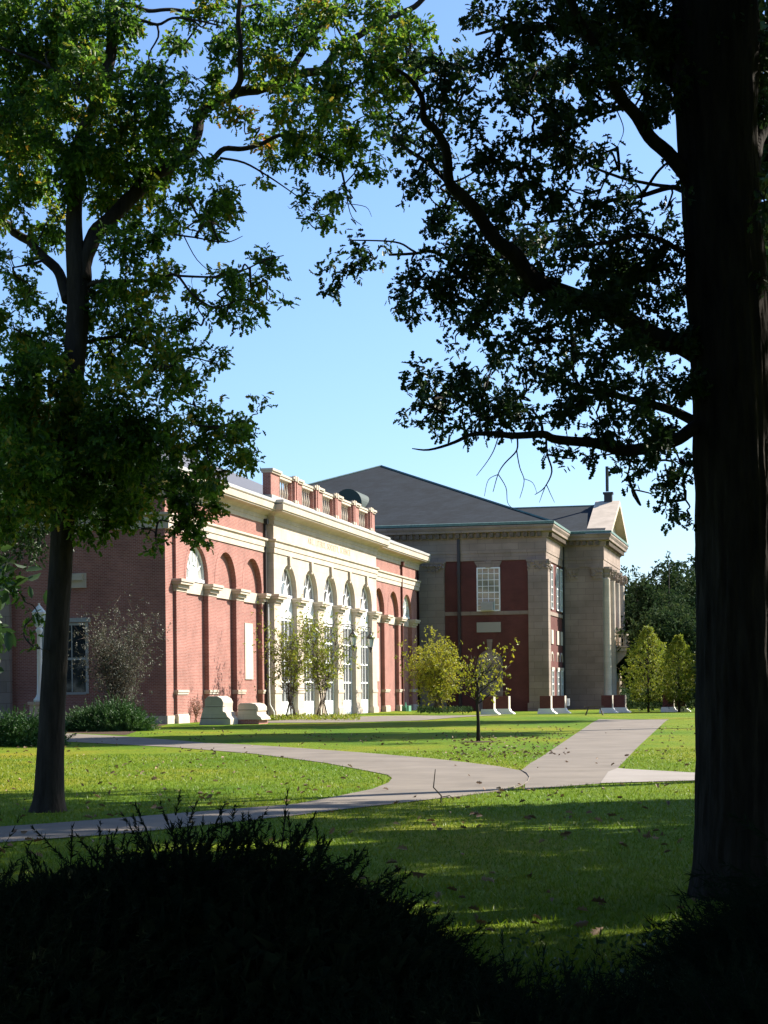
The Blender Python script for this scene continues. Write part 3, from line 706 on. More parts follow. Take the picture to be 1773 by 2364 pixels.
stick.tube([q + Vector((-.03, 0, -.05)), q + Vector((-.02, 0, .1)), q + Vector((-.13, .02, .22)), q + Vector((-.10, .05, .48))], [.012, .011, .010, .006], 5)
stick.tube([q + Vector((-.02, 0, .08)), q + Vector((.10, .0, .10)), q + Vector((.14, .0, .07))], .007, 5)
tag(stick.build('fallen_stick', TWIG), 'thin bent dead stick standing at the near edge of the path', 'stick')
pc = thing('garden_hose_reel', 'small green hose box at the foot of the hall, right wing', 'hose box', OA + D1 * 57.2 + N1 * .9, RZ)
b = MB(True); b.box(-.5, .5, -.3, .3, -.1, .45); b.build('box', mat('green_box', (.10, .26, .16)), pc)
b = MB(True); b.tube([(-.9, .2, -.1), (-1.1, .2, .5), (-1.3, .2, .75), (-1.4, .2, .3)], .05, 6); b.build('hose', mat('green_hose', (.12, .35, .25)), pc)

# ------------------------------------------------------------------ foliage tools
rng = np.random.default_rng(11)
OAK = np.array([(0, 0), (.22, .10), (.30, .24), (.42, .11), (.56, .30), (.68, .13), (.84, .22), (1, 0)])
SIMPLE = np.array([(0, 0), (.35, .22), (.7, .2), (1, 0)])
def leaves_mesh(name, pos, dirs, size, m, parent=None, shape=OAK, fold=0.25, kind=None, updir=None):
    """one mesh of many folded leaves. pos (N,3), dirs (N,3) unit, size (N,)"""
    N = len(pos); k = len(shape)
    up = rng.normal(size=(N, 3)) + (np.array([0, 0, 1.0]) * 1.0 if updir is None else updir)
    side = np.cross(dirs, up); side /= np.linalg.norm(side, axis=1, keepdims=True) + 1e-9
    nor = np.cross(side, dirs)
    inner = shape[1:-1]
    tmpl = [(0, 0), (1, 0)] + [(x, y) for x, y in inner] + [(x, -y) for x, y in inner]
    V = np.zeros((N, len(tmpl), 3))
    for i, (x, y) in enumerate(tmpl):
        V[:, i] = pos + dirs * (size * x)[:, None] + side * (size * y)[:, None] + nor * (size * (abs(y) * fold * 1.5 - .18 * x * x))[:, None]
    nI = len(inner)
    f1 = [0] + list(range(2, 2 + nI)) + [1]; f2 = [0, 1] + list(range(2 + nI, 2 + 2 * nI))[::-1]
    T = len(tmpl); L1, L2_ = len(f1), len(f2)
    base = (np.arange(N) * T)[:, None]
    loops = np.concatenate([base + np.array(f1), base + np.array(f2)], axis=1).ravel()
    me = bpy.data.meshes.new(name)
    me.vertices.add(N * T); me.vertices.foreach_set('co', V.reshape(-1).astype(np.float32))
    me.loops.add(len(loops)); me.loops.foreach_set('vertex_index', loops.astype(np.int32))
    me.polygons.add(2 * N); me.polygons.foreach_set('loop_start', (np.arange(2 * N) * L1).astype(np.int32))
    me.update(calc_edges=True); me.validate()
    return link_obj(name, me, m, parent)
def blades_mesh(name, P0, P1, width, m, parent=None):
    """thin triangles from P0 to P1"""
    N = len(P0); d = P1 - P0; sd = np.cross(d, rng.normal(size=(N, 3))); sd /= np.linalg.norm(sd, axis=1, keepdims=True) + 1e-9
    V = np.stack([P0 - sd * width[:, None] / 2, P0 + sd * width[:, None] / 2, P1], axis=1)
    me = bpy.data.meshes.new(name); me.vertices.add(3 * N); me.vertices.foreach_set('co', V.reshape(-1).astype(np.float32))
    me.loops.add(3 * N); me.loops.foreach_set('vertex_index', np.arange(3 * N, dtype=np.int32))
    me.polygons.add(N); me.polygons.foreach_set('loop_start', (np.arange(N) * 3).astype(np.int32))
    me.update(calc_edges=True)
    return link_obj(name, me, m, parent)
def unit(v): return v / (np.linalg.norm(v, axis=-1, keepdims=True) + 1e-9)
def ball(n):
    v = rng.normal(size=(n, 3)); v = unit(v); return v * (rng.random(n) ** (1 / 2.2))[:, None]
def sprigs(cen, axis, per, L, size, droop=.35):
    """leaves around many small twigs"""
    n = len(cen); c = np.repeat(cen, per, 0); a = np.repeat(axis, per, 0)
    t = rng.random(n * per)[:, None]
    p = c + a * L * t + rng.normal(size=(n * per, 3)) * L * .14
    d = unit(a * .7 + rng.normal(size=(n * per, 3)) * .75 + np.array([0, 0, -droop]))
    s = size * (0.65 + .7 * rng.random(n * per))
    return p, d, s
def smooth_path(pts, rad, per=5):
    pts = [Vector(p) for p in pts]; out = []; rr = []
    for i in range(len(pts) - 1):
        p0 = pts[max(i - 1, 0)]; p1 = pts[i]; p2 = pts[i + 1]; p3 = pts[min(i + 2, len(pts) - 1)]
        for k in range(per):
            t = k / per
            out.append(0.5 * ((2 * p1) + (p2 - p0) * t + (2 * p0 - 5 * p1 + 4 * p2 - p3) * t * t + (3 * p1 - p0 - 3 * p2 + p3) * t ** 3))
            rr.append(rad[i] * (1 - t) + rad[i + 1] * t)
    out.append(pts[-1]); rr.append(rad[-1]); return out, rr
def thick_trunk(name, pts, rad, m, parent, seg=40, ridge=.05, freq=7, rings=90):
    P, R = smooth_path(pts, rad, max(4, rings // len(pts))); v = []; f = []
    for j, (p, r) in enumerate(zip(P, R)):
        for k in range(seg):
            a = 2 * math.pi * k / seg; d = Vector((math.cos(a), math.sin(a), 0))
            nz = noise.noise(Vector((d.x * freq * .8, d.y * freq * .8, p.z * 1.3))) * 1.0 + noise.noise(Vector((d.x * freq * 2.2, d.y * freq * 2.2, p.z * 4))) * .6
            q = p + d * r * (1 + ridge * nz); v.append(tuple(q))
    n = len(P)
    for j in range(n - 1):
        for k in range(seg):
            l = (k + 1) % seg; f.append((j * seg + k, j * seg + l, (j + 1) * seg + l, (j + 1) * seg + k))
    me = bpy.data.meshes.new(name); me.from_pydata(v, [], f)
    return link_obj(name, me, m, parent, smooth=True)

def traced_oak(root, Z, trunk_pts, trunk_w, branches, circles, size, leafmat, seed, barkmat, dens=1.0, zspread=1.5, extra=(), origin=None):
    """branches: list of (points px, start width px, end width px, depth change at the end); circles in photo px"""
    rs = random.Random(seed); loc = root.location
    def wp(x, y, dz=0): return at(x, y, Z + dz) - loc
    pts = [wp(x, y) for x, y in trunk_pts]; rad = [w_ / 2 / FPX * Z for w_ in trunk_w]
    thick_trunk('trunk', pts, rad, barkmat, root, seg=110 if Z < 20 else 48, ridge=.075 if Z < 20 else .05, freq=11 if Z < 20 else 6, rings=260 if Z < 20 else 110)
    bm_ = MB(); nodes = [np.array(p) for p in pts[2:]]
    for bp, w0, w1, dz in branches:
        k = len(bp); ps = [wp(x, y, dz * i / (k - 1)) for i, (x, y) in enumerate(bp)]
        rr = [(w0 + (w1 - w0) * i / (k - 1)) / 2 / FPX * Z for i in range(k)]
        P, R = smooth_path(ps, rr, 4)
        P = [p + Vector((noise.noise(p * 3), noise.noise(p * 3 + Vector((9, 0, 0))), noise.noise(p * 3 + Vector((0, 9, 0))))) * r * .8 for p, r in zip(P, R)]
        bm_.tube(P, R, 8); nodes += [np.array(p) for p in P]
    nodes = np.array(nodes)
    cen = []; ax = []; order = []
    for c in circles:
        x, y, r = c[:3]; d = c[3] if len(c) > 3 else 1.0
        cc0 = np.array(wp(x, y)); near = nodes[np.linalg.norm((nodes - cc0) * np.array([1, .6, 1]), axis=1).argmin()]
        order.append((float(np.linalg.norm(near - cc0)), x, y, r, d))
    order.sort()
    nl = [nodes]
    for _, x, y, r, d in order:
        rm = r / FPX * Z; alln = np.concatenate(nl)
        base = np.array(wp(x, y)); dd = np.linalg.norm((alln - base) * np.array([1, .5, 1]), axis=1); nj = alln[dd.argmin()]
        off = nj[1] - base[1]; dz = max(-zspread, min(zspread, off + rs.uniform(-1, 1) * zspread * .55)); cc = np.array(wp(x, y, dz))
        D = np.linalg.norm(cc - nj)
        if D > .12:
            m1 = nj * .65 + cc * .35 + rng.normal(size=3) * D * .09; m2 = nj * .3 + cc * .7 + rng.normal(size=3) * D * .09
            t0 = .006 + .010 * min(1.5, D + rm)
            P, R = smooth_path([Vector(nj), Vector(m1), Vector(m2), Vector(cc)], [t0, t0 * .8, t0 * .65, t0 * .45], 3)
            bm_.tube(P, R, 5); nl.append(np.array([tuple(p) for p in P[4:]]))
        n = max(2, int(dens * d * (r * r) / 95.0))
        k = max(2, n // 8); sub = ball(k) * rm * 1.0; sub[:, 1] *= 1.3; idx = rng.integers(0, k, n)
        q = ball(n) * rm * .31 + sub[idx] * .86
        cen.append(cc + q); ax.append(unit(q + rng.normal(size=(n, 3)) * rm * .5))
        for sbv in sub:
            e = cc + sbv * .85; m_ = cc + sbv * .4 + rng.normal(size=3) * rm * .12
            bm_.tube([Vector(cc), Vector(m_), Vector(e)], [.0055, .004, .002], 4)
    ec = []; ea = []
    for c3, rm, n in extra:                       # the upper crown, above the view
        q = ball(n) * rm; ec.append(np.array(c3) + q); ea.append(unit(q + rng.normal(size=(n, 3)) * rm * .5))
        s_ = Vector((0, 0, c3[2] - .7)); bm_.tube([s_, (s_ + Vector(c3)) / 2 + Vector((0, 0, .3)), Vector(c3)], [.06, .045, .01], 6)
    p, d, s = sprigs(np.concatenate(ec), np.concatenate(ea), 8, .5, .24)
    leaves_mesh('upper_crown', p, d, s, leafmat, root, shape=SIMPLE)
    cen = np.concatenate(cen); ax = np.concatenate(ax)
    bm_.build('branches', barkmat, root, smooth=True)
    p, d, s = sprigs(cen, ax, 9, size * 2.2, size)
    leaves_mesh('crown', p, d, s, leafmat, root)

K = 1.0687
def circ(l, d=1.0): return [(x * K, y * K, r * K) + ((q[0] if q else 1.0) * d,) for x, y, r, *q in l]
# ------------------------------------------------------------------ left oak
ZL = 25.7
bl = gnd(112, 1874)
oakL = thing('oak_tree', 'tall oak with dark trunk on the left lawn, its leaves partly turning yellow', 'tree', (bl.x, bl.y, 0))
trL = [(110, 1884), (111, 1868), (113, 1830), (118, 1700), (128, 1500), (140, 1300), (152, 1100), (166, 900), (178, 750), (180, 660), (172, 560), (172, 480), (185, 330), (226, 230), (258, 110), (255, -40), (270, -300), (280, -600)]
wL = [112, 86, 70, 61, 57, 53, 51, 50, 52, 51, 40, 36, 34, 30, 26, 22, 16, 6]
brL = [
 ([(188, 640), (205, 570), (235, 520), (282, 470), (325, 432), (362, 405), (416, 372), (446, 345), (456, 297), (477, 253), (535, 221), (610, 203), (671, 177), (736, 163), (770, 125), (816, 87), (888, 51), (935, 25), (975, 0), (1010, -40)], 40, 12, 1.5),
 ([(671, 177), (700, 116), (733, 69), (791, 22), (815, -20)], 17, 10, .9),
 ([(535, 221), (552, 188), (557, 108), (548, 40), (560, -40)], 16, 10, -.6),
 ([(470, 375), (492, 366), (517, 344), (560, 343), (602, 333), (653, 311), (707, 333), (747, 362), (783, 383), (794, 420), (803, 458), (822, 490)], 15, 3, 1.0),
 ([(508, 365), (563, 376), (617, 405), (660, 434), (707, 467)], 6, 2, .5),
 ([(260, 25), (300, 8), (344, 25), (398, 22), (460, 30), (520, 10)], 12, 6, .6),
 ([(260, 80), (311, 47), (362, 56), (398, 42), (452, 47), (505, 58)], 9, 4, -.6),
 ([(155, 690), (143, 645), (105, 597), (63, 559), (0, 508), (-70, 450), (-140, 400)], 28, 14, 1.0),
 ([(100, 600), (62, 612), (30, 618)], 7, 3, -.4),
 ([(192, 672), (210, 657), (232, 652), (295, 648), (363, 648), (405, 635), (443, 677), (498, 711), (560, 690), (610, 705)], 12, 2, -.9),
 ([(405, 635), (470, 640), (540, 632), (610, 602), (655, 590)], 6, 2, -.5),
 ([(185, 800), (203, 791), (274, 778), (321, 795), (380, 815), (464, 829), (520, 850)], 10, 2, .8),
 ([(370, 830), (400, 900), (420, 925), (470, 945), (500, 975)], 5, 2, .6),
 ([(172, 985), (190, 977), (260, 985), (340, 985), (422, 977), (500, 985), (570, 960)], 10, 2, -1.0),
 ([(160, 900), (100, 880), (40, 900), (-40, 880)], 12, 4, -1.0),
 ([(160, 1090), (240, 1100), (340, 1120), (440, 1150)], 9, 2, .8),
 ([(158, 1120), (90, 1130), (20, 1160), (-40, 1180)], 9, 2, -.6),
 ([(150, 1180), (200, 1195), (270, 1205), (350, 1225)], 5, 1.5, -.3),
 ([(395, 540), (450, 548), (520, 560), (560, 545)], 5, 1.5, .3),
 ([(180, 400), (120, 330), (60, 290), (-30, 240)], 16, 7, .8), ([(222, 250), (150, 180), (80, 140), (0, 110)], 12, 5, -.8),
 ([(800, 455), (812, 500), (835, 520)], 2.5, 1.2, .1), ([(804, 460), (790, 490)], 2, 1, .1), ([(803, 470), (845, 478), (858, 500)], 2, 1, .1),
 ([(707, 467), (740, 500)], 2, 1, 0), ([(425, 545), (455, 600), (500, 640)], 3, 1.2, 0)]
cL = [(425, 60, 38, .7), (410, 230, 42, .7), (415, 340, 42, .8), (240, 130, 50, .8), (230, 240, 50, .9), (40, 60, 90, 1.5), (150, 40, 90, 1.5), (250, 30, 60, 1.3), (60, 200, 100, 1.6), (175, 180, 75, 1.4), (60, 330, 95, 1.6), (150, 330, 85, 1.5), (250, 340, 75, 1.5), (240, 430, 65, 1.4), (120, 120, 80, 1.3), (10, 260, 70, 1.3), (330, 400, 55, 1.2), (330, 170, 60), (330, 230, 60), (395, 100, 40, .7), (300, 270, 75), (370, 300, 55),
 (380, 430, 55), (450, 440, 45), (470, 470, 38), (430, 500, 35, .6), (30, 440, 75), (100, 480, 55), (20, 560, 50, .8), (50, 650, 50, .7), (30, 710, 65), (100, 740, 75), (200, 640, 55), (280, 590, 60, .8), (320, 520, 55, .8), (250, 520, 45),
 (350, 600, 40, .7), (415, 600, 32, .7), (480, 590, 38, .8), (540, 600, 45, .8), (590, 572, 28, .8), (560, 645, 38, .7), (500, 650, 38, .7), (520, 695, 28, .7), (608, 655, 15, .6), (440, 690, 20, .5),
 (300, 680, 68, .9), (240, 740, 80), (345, 720, 45, .9), (400, 710, 30, .8), (460, 785, 33, .8), (430, 830, 26, .6), (380, 770, 45, .8), (330, 800, 58), (290, 860, 70), (420, 885, 28, .7), (465, 900, 28, .8), (370, 850, 40, .9),
 (60, 830, 90, 1.3), (150, 860, 45), (40, 940, 95, 1.4), (110, 960, 85, 1.4), (200, 900, 85, 1.4), (260, 950, 85, 1.4), (350, 930, 60, 1.2), (430, 960, 50), (480, 945, 48), (540, 905, 28), (555, 890, 16), (510, 960, 40), (545, 1000, 28), (485, 1015, 42), (420, 1020, 52, 1.3),
 (330, 1035, 75, 1.5), (420, 1090, 50, 1.5), (440, 1145, 26), (385, 1135, 42, 1.3), (250, 1050, 80, 1.5), (60, 1040, 95, 1.5), (130, 1050, 70, 1.5), (20, 1110, 60), (170, 1110, 50), (290, 1110, 40),
 (30, 1140, 28, .6), (270, 1135, 34, .6), (225, 1150, 28, .5), (315, 1160, 24, .6), (340, 1180, 16, .5), (15, 1270, 30, .5), (50, 1290, 16, .5), (80, 1320, 16, .6), (85, 1400, 12, .6), (55, 1350, 10, .5),
 (480, 50, 60, .8), (560, 40, 60), (640, 60, 60), (720, 45, 60), (800, 30, 50), (520, 130, 48, .9), (600, 120, 50), (425, 170, 36, .8), (470, 230, 40, .8), (530, 260, 40, .7), (600, 180, 45), (650, 250, 58, .9), (700, 205, 58), (760, 180, 60), (800, 120, 60, 1.1), (850, 90, 45), (850, 180, 50),
 (560, 300, 34, .8), (620, 310, 42, .9), (680, 310, 48), (740, 290, 48), (790, 250, 45), (770, 365, 38, .9), (805, 340, 28, .8), (700, 355, 35, .9), (590, 400, 16, .5), (650, 430, 22, .7), (690, 445, 18, .7), (668, 482, 20, .8), (710, 462, 20, .8), (560, 385, 14, .5), (630, 450, 14, .6), (740, 395, 34, .8), (880, 130, 45), (905, 60, 40, .8), (930, 120, 35, .8)]
exL = [((-7.5 + 2.0 * i, 1.8 * j, 14.2 + 1.0 * ((i * 7 + j * 3) % 3)), 1.7, 60) for i in range(0, 2) for j in (-1, 0)]
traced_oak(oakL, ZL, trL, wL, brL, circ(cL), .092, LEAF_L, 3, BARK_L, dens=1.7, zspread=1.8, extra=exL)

# ------------------------------------------------------------------ right oak
ZR = 14.3
br_ = gnd(1695, 2085)
oakR = thing('oak_tree', 'massive near oak with wide ridged trunk at the right edge and dark overhanging limbs', 'tree', (br_.x, br_.y, 0))
trR = [(1700, 2125), (1700, 2085), (1705, 2000), (1708, 1850), (1706, 1650), (1703, 1400), (1697, 1100), (1688, 850), (1678, 650), (1664, 450), (1655, 300), (1650, 150), (1650, 0), (1640, -250), (1650, -600), (1660, -1000)]
wR = [290, 232, 205, 196, 190, 186, 184, 180, 180, 172, 180, 200, 190, 150, 100, 30]
brR = [
 ([(1640, 830), (1556, 789), (1488, 771), (1397, 717), (1307, 681), (1216, 631), (1190, 593), (1143, 553), (1100, 488), (1060, 447), (1035, 420), (1031, 354), (1002, 300), (977, 275), (973, 224), (945, 181), (915, 160)], 52, 7, -1.2),
 ([(1035, 420), (988, 376), (937, 344), (905, 318)], 14, 6, .5), ([(1002, 300), (1018, 262), (1020, 210), (1045, 192)], 6, 3, .2),
 ([(1216, 631), (1150, 628), (1094, 622), (1049, 600), (995, 581), (959, 586), (900, 588)], 14, 6, .7), ([(959, 583), (950, 577), (923, 561), (870, 556), (804, 555)], 6, 3, .5), ([(860, 588), (830, 578), (800, 600)], 4, 2, .5),
 ([(1189, 595), (1130, 592), (1094, 575)], 10, 5, -.4),
 ([(1660, 960), (1605, 993), (1551, 1020), (1465, 1038), (1400, 1030), (1352, 1020), (1284, 1015), (1253, 1002), (1180, 1006), (1144, 1000), (1094, 1000), (1049, 1020), (990, 1038), (952, 1036)], 34, 2, -1.5),
 ([(1094, 1000), (1060, 985), (1030, 975)], 3, 1.5, 0), ([(1253, 1002), (1248, 975), (1225, 945), (1205, 948), (1195, 965)], 8, 2, 0),
 ([(1195, 1010), (1193, 1040), (1165, 1070), (1150, 1095), (1138, 1135)], 4.5, 1.4, -.9), ([(1193, 1040), (1200, 1080), (1210, 1110), (1200, 1150)], 3, 1.2, -.9), ([(1150, 1095), (1168, 1125), (1172, 1160), (1185, 1175)], 2.4, 1, -.9), ([(1150, 1095), (1128, 1108), (1118, 1145)], 2, 1, -.9),
 ([(1152, 1005), (1140, 1040), (1122, 1070), (1100, 1098)], 3, 1.2, -.8), ([(1262, 1015), (1263, 1050), (1274, 1090), (1258, 1125), (1235, 1142)], 6, 1.6, -.6), ([(1258, 1125), (1245, 1160)], 2.4, 1, -.6), ([(1262, 1120), (1280, 1160)], 2.4, 1, -.6), ([(1210, 1105), (1230, 1115), (1240, 1140)], 1.8, .9, -.9),
 ([(1650, 985), (1565, 957), (1510, 938), (1420, 911), (1340, 900), (1280, 870), (1200, 850)], 26, 6, 1.2), ([(1340, 898), (1325, 860), (1322, 810), (1320, 771), (1275, 749), (1234, 740)], 9, 3, 1.0), ([(1322, 800), (1340, 785), (1348, 770)], 6, 3, 1.0),
 ([(1612, 440), (1556, 368), (1500, 314), (1460, 257), (1415, 200), (1380, 120), (1330, 30), (1290, -60)], 36, 16, -1.0), ([(1470, 262), (1437, 251), (1385, 268), (1300, 302), (1240, 330)], 11, 3, -.5),
 ([(1612, 455), (1568, 434), (1545, 430), (1482, 450), (1414, 459), (1357, 479), (1290, 510), (1200, 520)], 15, 5, .8), ([(1545, 430), (1500, 423), (1430, 408), (1365, 385), (1348, 370), (1310, 350)], 9, 4, 1.2), ([(1482, 448), (1515, 400), (1548, 370)], 8, 5, -.3),
 ([(1425, 255), (1440, 300), (1425, 340)], 3, 1.2, 0), ([(1610, 600), (1540, 560), (1480, 545), (1400, 560), (1330, 570)], 14, 5, -1.0),
 ([(1730, 420), (1760, 300), (1800, 200), (1850, 100)], 40, 18, .8), ([(1560, 200), (1450, 100), (1330, 70), (1200, 60), (1100, 80)], 24, 7, 1.4), ([(1740, 700), (1790, 620), (1850, 560)], 16, 8, 0)]
cR = [(1090, 40, 60), (1180, 50, 80, 1.3), (1300, 50, 90, 1.5), (1420, 50, 95, 1.6), (1540, 50, 90, 1.6), (1640, 70, 70, 1.5), (1085, 130, 52), (1170, 150, 70, 1.2), (1280, 150, 75, 1.4), (1380, 140, 70, 1.5), (1120, 215, 48), (1200, 235, 50, 1.1), (1300, 215, 50, 1.1), (1390, 200, 50, 1.1), (1470, 130, 90, 1.6), (1590, 150, 80, 1.4), (1550, 220, 40, 1.2), (1450, 215, 45, 1.1),
 (1220, 290, 38, .9), (1650, 210, 40), (1650, 430, 28, .8), (1655, 520, 26, .9), (1650, 600, 20),
 (900, 170, 38, .9), (955, 165, 40, .9), (995, 140, 36, .9), (1010, 185, 32, .8), (930, 225, 40, .7), (880, 245, 28, .7), (985, 235, 24, .7), (885, 305, 40, .9), (925, 345, 36), (960, 335, 26), (850, 290, 25, .8), (960, 215, 20, .7),
 (1000, 265, 26), (1035, 285, 26), (1010, 240, 18), (1080, 345, 38), (1130, 365, 42), (1065, 315, 20), (1040, 360, 32, .9), (1150, 285, 38), (1200, 310, 42), (1260, 320, 44), (1290, 325, 26), (1310, 345, 20), (1250, 270, 30, .8),
 (940, 440, 34), (980, 425, 32, .9), (1010, 460, 30, .9), (1035, 420, 26), (890, 380, 33), (868, 402, 16), (915, 480, 18, .8), (1100, 430, 46), (1165, 440, 44), (1230, 410, 46, .9), (1290, 430, 40, .9), (1110, 515, 48, 1.1), (1180, 515, 52, 1.1), (1250, 505, 52, 1.1), (1320, 520, 52), (980, 510, 38), (1030, 530, 38), (1060, 490, 30), (940, 500, 20, .8),
 (1350, 400, 28, .9), (1455, 385, 16), (1360, 465, 30, .8), (1450, 465, 26, .8), (1400, 500, 30, .8), (1455, 430, 18, .7),
 (700, 612, 17), (718, 597, 20), (745, 590, 22), (772, 572, 22), (800, 545, 28), (820, 535, 16, .8),
 (860, 655, 22), (862, 690, 17), (892, 640, 32), (930, 600, 45, 1.1), (900, 575, 28), (960, 650, 40, 1.1), (990, 590, 50, 1.1), (1000, 700, 28), (985, 742, 18, .8), (1000, 555, 45, 1.1), (1060, 600, 54, 1.3), (1130, 600, 52, 1.3), (1120, 560, 45), (1200, 600, 60, 1.3), (1280, 600, 62, 1.3), (1350, 560, 62, 1.3), (1420, 550, 58, 1.2), (1455, 610, 45, 1.2), (1380, 640, 60, 1.4), (1300, 675, 58, 1.3),
 (1060, 660, 45), (1040, 705, 35), (1130, 655, 40), (1225, 680, 48, 1.1), (1090, 735, 44), (1160, 740, 44, .9), (1240, 760, 48, .9), (1320, 760, 58, 1.1), (1400, 740, 60, 1.3), (1460, 730, 48, 1.3),
 (930, 835, 38), (908, 880, 22), (902, 920, 20), (980, 825, 38), (1040, 860, 50, 1.1), (960, 880, 36), (1000, 895, 42), (1080, 905, 40), (1040, 925, 30), (970, 935, 20), (1120, 860, 42), (1130, 905, 28, .9), (1060, 800, 40), (1130, 800, 44), (1190, 820, 44, .9), (1250, 830, 48), (1310, 850, 55, 1.1), (1390, 850, 60, 1.2), (1460, 840, 50, 1.2), (1230, 890, 38, .8), (1300, 920, 46), (1380, 930, 48, 1.1), (1460, 930, 42, 1.1),
 (1188, 975, 20), (1245, 990, 16), (1280, 992, 22), (1330, 968, 32), (1370, 1000, 24), (1352, 1032, 18), (1410, 1015, 22, .8), (1470, 1000, 32), (1440, 1030, 18, .8), (1482, 1060, 32), (1402, 1065, 11), (1440, 1085, 16), (1465, 1105, 16), (1490, 1120, 14)]
exR = [((-5.5 + 1.9 * i, -6.5 + 2.6 * j, 9.8 + .9 * ((i * 5 + j * 2) % 3)), 1.6, 110) for i in range(0, 6) for j in range(0, 4)]
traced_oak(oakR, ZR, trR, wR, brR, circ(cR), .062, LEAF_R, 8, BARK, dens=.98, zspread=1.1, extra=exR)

# ------------------------------------------------------------------ other broad-leaved trees
def crown_tree(name, label, base, H, R, zc, leafm, size, n, seed, group=None, trunk_r=.3, lob=9, squash=1.0, barkm=BARK, per=8, cat='tree', gap=1.0, tight=.5, lobe_r=.52):
    g = np.random.default_rng(seed); rs = random.Random(seed)
    t = thing(name, label, cat, base, 0, group)
    b = MB(); b.tube([(0, 0, -.3), (.0, 0, .2), (rs.uniform(-.1, .1), 0, H * .35), (rs.uniform(-.2, .2), 0, zc), (0, 0, H * .9)], [trunk_r * 1.5, trunk_r, trunk_r * .85, trunk_r * .6, .03], 10)
    lobes = []
    for k in range(lob):
        a = k * 2.4 + rs.uniform(-.3, .3); v = rs.uniform(-.75, .85); rr = math.sqrt(max(0.05, 1 - v * v)) * R * .62
        c = Vector((rr * math.cos(a), rr * math.sin(a), zc + v * (H - zc) * .72)); lobes.append(c)
        b.tube([(0, 0, max(zc - R * .6, H * .25) + .3 * k / lob), tuple(c * .5 + Vector((0, 0, zc * .42))), tuple(c)], [trunk_r * .42, trunk_r * .25, .02], 6)
    b.build('trunk', barkm, t, smooth=True)
    L = np.array([tuple(c) for c in lobes]); k = len(L); idx = rng.integers(0, k, n)
    q = ball(n); rad = R * lobe_r * (0.75 + .5 * g.random(k))[idx]
    sub = unit(rng.normal(size=(k * 7, 3))) * .62; si = idx * 7 + rng.integers(0, 7, n)
    q = q * tight + sub[si] * gap
    cen = L[idx] + q * rad[:, None] * np.array([1, 1, squash]); ax = unit(q + rng.normal(size=(n, 3)) * .4)
    p, d, s = sprigs(cen, ax, per, size * 2.0, size)
    leaves_mesh('crown', p, d, s, leafm, t, shape=SIMPLE)
    return t
GR = 'oaks growing outside the right side of the view'
crown_tree('shade_tree', 'broad oak beyond the right edge, nearest the camera', (12.3, 14.3, 0), 15, 5.8, 9.0, LEAF_R, .30, 2700, 21, GR, .4, 14)
crown_tree('shade_tree', 'open-crowned oak beyond the right edge, shading the middle lawn', (14.2, 27.8, 0), 19, 6.2, 11.0, LEAF_R, .30, 3600, 22, GR, .3, 14, gap=.95, tight=.4, lobe_r=.29, squash=.7)
crown_tree('shade_tree', 'oak beyond the right edge between the two other near oaks', (13.5, 21.2, 0), 17, 5.6, 10, LEAF_R, .30, 1300, 31, GR, .3, 7, gap=.9, tight=.4, lobe_r=.27, squash=.6)
crown_tree('shade_tree', 'tall high-crowned elm beyond the right edge by the path', (11.5, 35.5, 0), 20.5, 5.0, 16.8, LEAF_R, .36, 1900, 32, GR, .3, 14, squash=.8)
GB = 'trees added behind and beside the viewer to block skylight'  # crowns added to block skylight over the foreground and the end wall
crown_tree('sky_block_tree', 'spreading oak added directly behind the viewer to block skylight', (1, -8.5, 0), 15, 8.5, 8.5, LEAF_R, .5, 2000, 26, GB, .4, 18)
crown_tree('sky_block_tree', 'oak added to the left of the viewer to block skylight', (-11.5, 4, 0), 14, 7.5, 7.5, LEAF_R, .55, 3000, 27, GB, .4, 16)
crown_tree('sky_block_tree', 'oak added to the right of the viewer to block skylight', (10.5, 2, 0), 14, 7.0, 7.5, LEAF_R, .55, 3000, 28, GB, .4, 16)
crown_tree('sky_block_tree', 'oak added left of the view in the middle of the lawn to block skylight', (-21, 44, 0), 17, 8.5, 9, LEAF_R, .6, 2600, 29, GB, .4, 16)  # added out of view to keep skylight off the end wall
crown_tree('sky_block_tree', 'oak added left of the view before the lamp post to block skylight', (-21.5, 65, 0), 18, 7.2, 8, LEAF_R, .6, 2600, 33, GB, .4, 16)  # another unseen crown added against skylight on the end wall
crown_tree('sky_block_tree', 'dark tree added over the end wall of the hall at the left edge to block skylight', (-19.8, 90, 0), 16.5, 8.2, 12.4, LEAF_R, .22, 7000, 34, GB, .3, 16, squash=.6)  # crown added in front of the end wall to shade it
crown_tree('sky_block_tree', 'large oak added left of the view to darken the end wall of the hall', (-26, 83, 0), 20, 8.5, 9.5, LEAF_R, .6, 2600, 30, GB, .45, 18)  # added off-frame to darken the end wall
crown_tree('shade_tree', 'tall old elm beyond the right edge past the path', (21.5, 81.5, 0), 31, 6.0, 24, LEAF_R, .6, 3000, 23, GR, .45, 12)
crown_tree('shade_tree', 'tallest elm far beyond the right edge near the wood', (26.5, 106.5, 0), 29, 6.2, 22, LEAF_R, .6, 3000, 24, GR, .45, 12)
crown_tree('shade_tree', 'low dense maple just beyond the right edge by the juniper', (9.2, 10.5, 0), 9.5, 4.2, 6.0, LEAF_R, .24, 1300, 25, GR, .25, 10)
